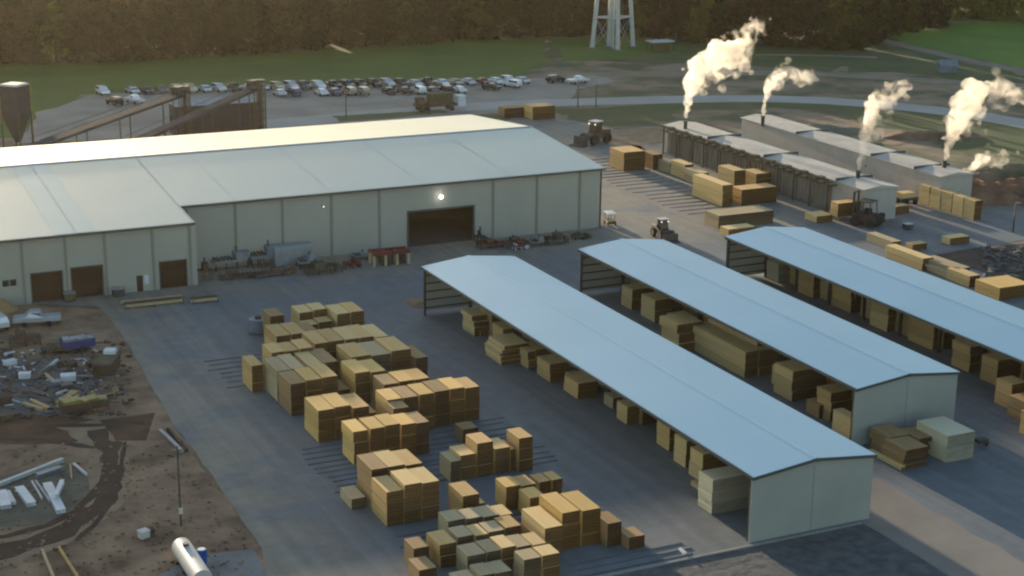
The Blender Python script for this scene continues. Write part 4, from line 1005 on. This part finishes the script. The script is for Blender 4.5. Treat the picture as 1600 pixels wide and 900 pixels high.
conveyor('long inclined conveyor rising right from behind the warehouse, left one',atY(55,226,268),atY(278,147,290),2.3)
conveyor('second inclined conveyor rising to the olive tower',atY(205,222,272),atY(395,137,292),2.3)
P=atY(278,205,296); Q=atY(410,192,296)
t=thing('hopper_house','dark grey house with rusty lower band between the conveyors','building',(P.x,296,0))
wd=Q.x-P.x; zt=atY(340,163,296).z
zt=max(4,min(12,zt))
MB().box(0,wd,0,6,1.2,zt).build('wall','conveyor',t); MB().box(-.05,wd+.05,-.05,6.05,0,1.195).build('base_band','rust',t); MB().prism([(-.3,zt+.003),(3,zt+.8),(6.3,zt+.003)],-.3,wd+.3,'X').build('roof','grey',t)
for px,l,yt in ((288,'slim olive elevator tower at the left end of the dark grey house',138),(405,'taller olive elevator tower at the right end of the dark grey house',128)):
    P=atY(px,200,294.5); zz=atY(px,yt,294.5).z; t=thing('elevator_tower',l,'tower',(P.x,293.5,0))
    k=MB()
    for x in (-.8,.8):
        for y in (-.8,.8): k.box(x-.1,x+.1,y-.1,y+.1,0,zz)
    for q in range(int(zz/1.5)): 
        z=q*1.5+.5; k.tube((-.8,-.8,z),(.8,-.8,z+1.5),.06); k.tube((.8,-.8,z),(.8,.8,z+1.5),.06); k.box(-.8,.8,-.85,-.75,z,z+.1)
    k.build('lattice','bronze',t); MB().box(-.9,.9,-.9,.9,zz,zz+.6).build('head_house','bronze',t); MB().box(-.3,.3,-.3,.3,.1,zz-.1).build('chute','conveyor',t)
# machine trailer behind ridge
p=at(652,176); t=thing('low_loader','long brown low loader trailer with machines behind the warehouse ridge','trailer',(p.x,p.y,.06),R(-4))
MB().box(0,8.5,0,2.6,.9,1.4).build('deck','rust',t); MB().box(.2,1.8,.3,2.3,1.405,2.8).build('load','rust',t,bevel=.1); MB().box(2.6,7.8,.3,2.3,1.405,3.6).build('load','bronze',t,bevel=.15)
for x in (1,2.2,7.4):
    for y in (0,2.6): MB().tube((x,y-.2,.5),(x,y+.2,.5),.5,n=14).build('wheel','black',t)
MB().box(8.8,10.6,.2,2.4,.6,2.9).build('cab','white',t,bevel=.15); MB().box(9.6,10.63,.3,2.3,1.8,2.6).build('window','glass',t)
# light poles
for px,py,yt,l in ((541,186,146,'light pole on the grit island behind the warehouse ridge'),(903,168,126,'light pole on the far road verge, left of the pair'),(931,168,132,'light pole on the far road verge, right of the pair'),(1583,363,318,'light pole at the right edge of the kiln yard')):
    p=at(px,py); h=hz(p.x,p.y,yt); t=thing('light_pole',l,'light pole',(p.x,p.y,0)); MB().tube((0,0,0),(0,0,h),.14,.08).build('shaft','steel',t); MB().box(-.1,.9,-.12,.12,h,h+.12).build('lamp_head','grey',t)
# water tower
t=thing('water_tower','white steel water tower legs standing before the dark wood','water tower',(0,0,0))
feet=[(925,76,931),(951,74,956.5),(965,79,967.5),(989,74,990)]
G_=[at(x,y) for x,y,_ in feet]; cx=sum(g.x for g in G_)/4; cy=sum(g.y for g in G_)/4; t.location=(cx,cy,0)
H_T=30
order=[0,1,3,2]
tops=[Vector(((g.x-cx)*.55,(g.y-cy)*.55,H_T)) for g in G_]
for g,tp in zip(G_,tops):
    MB().tube((g.x-cx,g.y-cy,0),tp,.62,.42,n=14).build('leg','steel_l',t,smooth=False); MB().box(g.x-cx-.9,g.x-cx+.9,g.y-cy-.9,g.y-cy+.9,0,.4).build('footing','slab',t)
for q in (.27,.62):
    for i in range(4):
        a=order[i]; b=order[(i+1)%4]; A=Vector((G_[a].x-cx,G_[a].y-cy,0)).lerp(tops[a],q); Bv=Vector((G_[b].x-cx,G_[b].y-cy,0)).lerp(tops[b],q)
        MB().tube(A,Bv,.22,n=8).build('strut','steel_l',t)
for i in range(4):
    a=order[i]; b=order[(i+1)%4]; A0=Vector((G_[a].x-cx,G_[a].y-cy,0)); B0=Vector((G_[b].x-cx,G_[b].y-cy,0))
    MB().tube(A0.lerp(tops[a],.27),B0,.05,n=6).build('tie_rod','steel_l',t); MB().tube(B0.lerp(tops[b],.27),A0,.05,n=6).build('tie_rod','steel_l',t)
MB().tube((0,0,0),(0,0,H_T),.35,n=12).build('riser','steel_l',t)
prof=[(0,29),(2.8,29.6),(4.2,31),(4.7,33),(4.7,35.5),(4.0,37.2),(2.2,38.4),(0.01,38.8)]
vs=[];fs=[];n=24
for rr,z in prof:
    for i in range(n): vs.append((rr*math.cos(2*math.pi*i/n),rr*math.sin(2*math.pi*i/n),z))
for j in range(len(prof)-1):
    for i in range(n): fs.append((j*n+i,j*n+(i+1)%n,(j+1)*n+(i+1)%n,(j+1)*n+i))
MB().add(vs,fs).build('tank','steel_l',t,smooth=True)
# small far shelters
p=at(1020,82); t=thing('picnic_shelter','small white roofed shelter right of the water tower','shelter',(p.x,p.y,0)); MB().box(0,6.5,0,4,2.4,2.7).build('roof','steel_l',t)
for x in (.4,6.1):
    for y in (.4,3.6): MB().box(x-.1,x+.1,y-.1,y+.1,0,2.4).build('post','steel',t)
MB().box(1,5.5,1,3,.1,1.4).build('crates','bronze',t)
p=at(1470,114); t=thing('far_cabin','small pale blue cabin below the sandy track at the far right','cabin',(p.x,p.y,0),R(-20)); MB().box(0,4,0,3,0,1.6).build('wall','blue_grey',t); MB().prism([(-.3,1.603),(1.5,3.0),(3.3,1.603)],-.3,4.3,'X').build('roof','blue_grey',t)

# ------------------------------------------------------------------ trees
def crown_mesh(name,m,seed,h,rw,n,leaf,bare=.15):
    r=random.Random(seed); vs=[];fs=[]
    clumps=[]
    for i in range(26):
        z=r.uniform(bare,1.0); e=math.sin(math.pi*min(1,(z-bare+.12)/(1.14-bare)))**.6
        a=r.uniform(0,2*math.pi); q=rw*e*math.sqrt(r.random())*.85
        clumps.append((q*math.cos(a),q*math.sin(a),z*h*.93,r.uniform(.16,.34)*rw*1.5))
    for i in range(n):
        c=r.choice(clumps); d=Vector((r.gauss(0,1),r.gauss(0,1),r.gauss(0,1))).normalized()*c[3]*r.uniform(.5,1.05)
        p=Vector(c[:3])+Vector((d.x,d.y,d.z*.8))
        u=Vector((r.gauss(0,1),r.gauss(0,1),r.gauss(0,.7))).normalized(); w=u.cross(Vector((r.gauss(0,1),r.gauss(0,1),r.gauss(0,1)))).normalized()
        s=leaf*r.uniform(.5,1.2); k=len(vs)
        vs+=[p-u*s-w*s*.6,p+u*s-w*s*.4,p+u*s*.6+w*s*.7,p-u*s*.7+w*s*.5]; fs.append((k,k+1,k+2,k+3))
    b=MB(); b.v=[tuple(v) for v in vs]; b.f=fs
    me=bpy.data.meshes.new(name); me.from_pydata(b.v,[],b.f); me.materials.append(m); return me
def trunk_mesh(seed,h,rw):
    r=random.Random(seed); b=MB(); P=Vector((0,0,-.3)); n=5
    for i in range(n):
        Q=Vector((r.uniform(-.25,.25)*i*.5,r.uniform(-.25,.25)*i*.5,h*.85*(i+1)/n)); b.tube(P,Q,.26*(1-i/n*.85),.26*(1-(i+1)/n*.85),n=7,cap=False)
        if i>0:
            for _ in range(3):
                a=r.uniform(0,6.28); L=rw*r.uniform(.5,.9); b.tube(P,P+Vector((L*math.cos(a),L*math.sin(a),L*.7)),.1,.03,n=5,cap=False)
        P=Q
    me=bpy.data.meshes.new('trunk'); me.from_pydata([tuple(v) for v in b.v],[],b.f); me.materials.append(M['bark']); return me
VAR={}
for ki,(kind,lm,n,leaf) in enumerate((('brown','leaf_brown',3600,.24),('olive','leaf_olive',4500,.27),('green','leaf_green',4500,.3))):
    VAR[kind]=[(crown_mesh('crown',M[lm],ki*10+s,13,3.4+.3*s,n,leaf,.02 if kind!='brown' else .08),trunk_mesh(ki*10+s,13,3)) for s in range(4)]
TL={'brown':'bare brown tree in the dark wood','olive':'olive green tree in the dark wood','green':'sunlit yellow green tree'}
def tree(x,y,s,kind,group):
    c,tr=random.choice(VAR[kind])
    t=thing('tree',TL[kind]+' '+group,'tree',(x,y,0),random.uniform(0,6.28),{'brown':'bare brown','olive':'olive green','green':'yellow green'}[kind]+' trees '+group); t.scale=(s*random.uniform(.9,1.2),s*random.uniform(.9,1.2),s)
    for nm,me in (('crown',c),('trunk',tr)):
        o=bpy.data.objects.new(nm,me); COL.objects.link(o); o.parent=t
edge=[at(x,y).xy for x,y in ((-420,122),(-200,110),(0,102),(200,98),(400,85),(600,73),(760,63),(900,57),(1000,60),(1100,68),(1200,73),(1300,79),(1352,80))]
E=smooth_line(edge,4.6,False,0)
r=random.Random(12)
cnt=0
for rowi in range(3):
    for i,p in enumerate(E):
        if rowi and i%2==rowi%2: continue
        q=p+Vector((r.uniform(-1.5,1.5),rowi*5.5+r.uniform(-1.8,1.8)+1.5)); xf=i/len(E)
        kd='brown' if r.random()<(.4 if math.sin(i*.23)+math.sin(i*.091+1)>0 else .75) else 'olive'
        tree(q.x,q.y,(14.5+r.uniform(-1.2,.6))/13*(1+.05*rowi),kd,'above the silo and conveyors' if xf<.34 else 'behind the car park' if xf<.6 else 'behind the water tower' if xf<.78 else 'beyond the steam plumes'); cnt+=1
# the dark clump and the bright edge at the upper right
E2=smooth_line([at(x,y).xy for x,y in ((1362,70),(1385,52),(1420,50),(1468,44))],5.,False,0)
for rowi in range(3):
    for p in E2: q=p+Vector((r.uniform(-2,2),rowi*6+r.uniform(-1.5,1.5))); tree(q.x,q.y,r.uniform(.95,1.1),'brown' if r.random()<.7 else 'olive','in the clump beside the meadow')
E3=smooth_line([at(x,y).xy for x,y in ((1420,33),(1500,30),(1600,33),(1800,50))],6.,False,0)
for rowi in range(2):
    for p in E3: q=p+Vector((r.uniform(-2,2),rowi*7+r.uniform(-2,2))); tree(q.x,q.y,r.uniform(.8,1.15),'green' if r.random()<.8 else 'olive','along the far edge of the meadow')
# the rest of the wood behind, one mass: merged crowns
def wood(name,label,pts,depth,spacing,lm,seed,off):
    r=random.Random(seed); vs=[];fs=[]
    for p in pts:
        k=0
        for j in range(depth):
            q=p+Vector((r.uniform(-3,3),off+j*spacing+r.uniform(-3,3))); rw=4.2; h=r.uniform(12.5,14.8)+j*.35
            for _ in range(520):
                a=r.uniform(0,6.28); z=r.random()**.7; e=(1-abs(z-.55)*1.3); R_=rw*max(.15,e)*math.sqrt(r.random())
                c=Vector((q.x+R_*math.cos(a),q.y+R_*math.sin(a),.5+z*h)); u=Vector((r.gauss(0,1),r.gauss(0,1),r.gauss(0,1))).normalized(); w=u.cross(Vector((r.gauss(0,1),r.gauss(0,1),r.gauss(0,1)))).normalized(); s=r.uniform(.25,.6)
                n=len(vs); vs+=[c-u*s-w*s,c+u*s-w*s*.7,c+u*s+w*s,c-u*s*.8+w*s]; fs.append((n,n+1,n+2,n+3))
    me=bpy.data.meshes.new(name); me.from_pydata([tuple(v) for v in vs],[],fs); me.materials.append(M[lm]); o=bpy.data.objects.new(name,me); COL.objects.link(o)
    tag(o,label,'woodland',kind='stuff')
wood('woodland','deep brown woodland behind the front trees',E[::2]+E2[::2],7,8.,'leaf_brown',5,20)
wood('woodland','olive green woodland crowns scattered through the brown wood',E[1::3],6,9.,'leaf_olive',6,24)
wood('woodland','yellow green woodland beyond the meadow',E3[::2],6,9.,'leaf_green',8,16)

# ------------------------------------------------------------------ steam
def steam(label,path,base,wisp,seed):
    """path, wisp: the plume's axis as seen from the photo with its radius; base: the vent it leaves from"""
    b=Vector(base); dep=(b-Vector((0,0,CH))).dot(_f); r=random.Random(seed)
    def P(x,y): return Vector((0,0,CH))+(_f+_r*((x-800)/F)-_u*((y-450)/F))*dep
    def hull(path,loose,name,vm,parent,loc):
        m=MB()
        for (x0,y0,r0),(x1,y1,r1) in zip(path,path[1:]):
            L=math.hypot(x1-x0,y1-y0); n=max(2,int(L/3))
            for i in range(n):
                q=i/n; rr=(r0+(r1-r0)*q)*dep/F; c=P(x0+(x1-x0)*q,y0+(y1-y0)*q)
                sphere(m,c+Vector((r.gauss(0,.25),r.gauss(0,.35),r.gauss(0,.25)))*rr*loose-b,rr*r.uniform(.75,1.1),10)
                for _ in range(2): sphere(m,c+Vector((r.gauss(0,.6),r.gauss(0,.6),r.gauss(0,.6)))*rr*loose-b,rr*r.uniform(.25,.6),10)
        o=m.build(name,vm,parent,loc)
        k=o.modifiers.new('join','REMESH'); k.mode='VOXEL'; k.voxel_size=.28
        tx=bpy.data.textures.new('billow','CLOUDS'); tx.noise_scale=.9; tx.noise_depth=3
        d=o.modifiers.new('billow','DISPLACE'); d.texture=tx; d.strength=.9; d.mid_level=.55; d.texture_coords='LOCAL'
        return o
    o=hull(path,1.,'steam_plume',VM,None,b)
    hull(wisp,1.5,'wisp',VW,o,(0,0,0))
    return tag(o,label,'steam plume','steam plumes from the kilns')
def steam_mat(name,top,lo,hi,sc):
    vm=bpy.data.materials.new(name); vm.use_nodes=True; t_=vm.node_tree; t_.nodes.clear()
    ou=N(t_,'ShaderNodeOutputMaterial'); pv=N(t_,'ShaderNodeVolumePrincipled'); t_.links.new(pv.outputs[0],ou.inputs['Volume'])
    pv.inputs['Color'].default_value=(.90,.86,.80,1); pv.inputs['Anisotropy'].default_value=.5
    tc=N(t_,'ShaderNodeTexCoord'); no=N(t_,'ShaderNodeTexNoise'); no.inputs['Scale'].default_value=sc; no.inputs['Detail'].default_value=7; no.inputs['Roughness'].default_value=.65; no.inputs['Distortion'].default_value=.8; t_.links.new(tc.outputs['Object'],no.inputs['Vector'])
    mr=N(t_,'ShaderNodeMapRange'); mr.inputs[1].default_value=lo; mr.inputs[2].default_value=hi; mr.inputs[3].default_value=0.; mr.inputs[4].default_value=top
    t_.links.new(no.outputs[0],mr.inputs[0]); t_.links.new(mr.outputs[0],pv.inputs['Density']); return vm
VM=steam_mat('steam',.9,.36,.62,.42); VW=steam_mat('thin_steam',.42,.46,.68,.5)
def onroof(px,py,z): p=at(px,py,z); return (p.x,p.y,z)
b1=onroof(1071,190,6.4); b2=onroof(1192,182,6.4); b3=onroof(1341,268,6.4); b4=onroof(1476,252,6.4)
for b_,l in ((b1,'steam vent at the far end of the nearer kiln'),(b2,'steam vent at the far end of the farther kiln'),(b3,'steam vent at the near end of the nearer kiln'),(b4,'steam vent at the near end of the farther kiln')): vent((b_[0],b_[1],5.0),l)
steam('tallest steam plume, leaning right from the far end of the nearer kiln',[(1071,184,2.5),(1075,158,7),(1080,132,11),(1090,106,14),(1108,92,15),(1128,86,17),(1145,78,15),(1152,66,11)],b1,[(1085,140,9),(1110,112,13),(1140,100,16),(1158,72,15),(1172,50,11),(1186,40,9),(1195,34,5)],1)
steam('short steam plume from the far end of the farther kiln',[(1192,180,2.5),(1196,158,5),(1203,135,8),(1215,118,8),(1226,112,5)],b2,[(1206,132,9),(1224,112,10),(1245,112,11),(1264,120,9),(1275,128,4)],2)
steam('steam plume from the near end of the nearer kiln',[(1341,266,3),(1348,235,6.5),(1355,205,9),(1362,175,11),(1370,155,9)],b3,[(1358,210,13),(1375,170,14),(1392,145,11),(1410,134,9),(1425,128,5)],3)
steam('big steam plume rising at the right from the near end of the farther kiln',[(1476,250,3),(1484,222,8),(1496,192,12),(1508,165,15),(1522,146,16),(1538,136,11)],b4,[(1498,205,12),(1520,170,16),(1545,148,17),(1570,143,14),(1592,148,11),(1615,150,8)],4)
b5=onroof(1500,272,4)
steam('low steam puff lying right of the farther kiln',[(1500,272,3),(1520,260,6),(1536,248,9),(1545,243,7)],b5,[(1530,255,9),(1550,246,10),(1564,240,9),(1562,262,7)],5)

# ------------------------------------------------------------------ haze
HZ=bpy.data.materials.new('haze'); HZ.use_nodes=True; t_=HZ.node_tree; t_.nodes.clear()
ou=N(t_,'ShaderNodeOutputMaterial'); pv=N(t_,'ShaderNodeVolumePrincipled'); t_.links.new(pv.outputs[0],ou.inputs['Volume'])
pv.inputs['Color'].default_value=(.95,.84,.62,1); pv.inputs['Density'].default_value=.000032; pv.inputs['Anisotropy'].default_value=.6
o=MB().box(-2600,3600,-900,4100,-1,70).build('haze',HZ); o['kind']='stuff'; o['label']='thin evening haze over the whole place'; o['category']='haze'
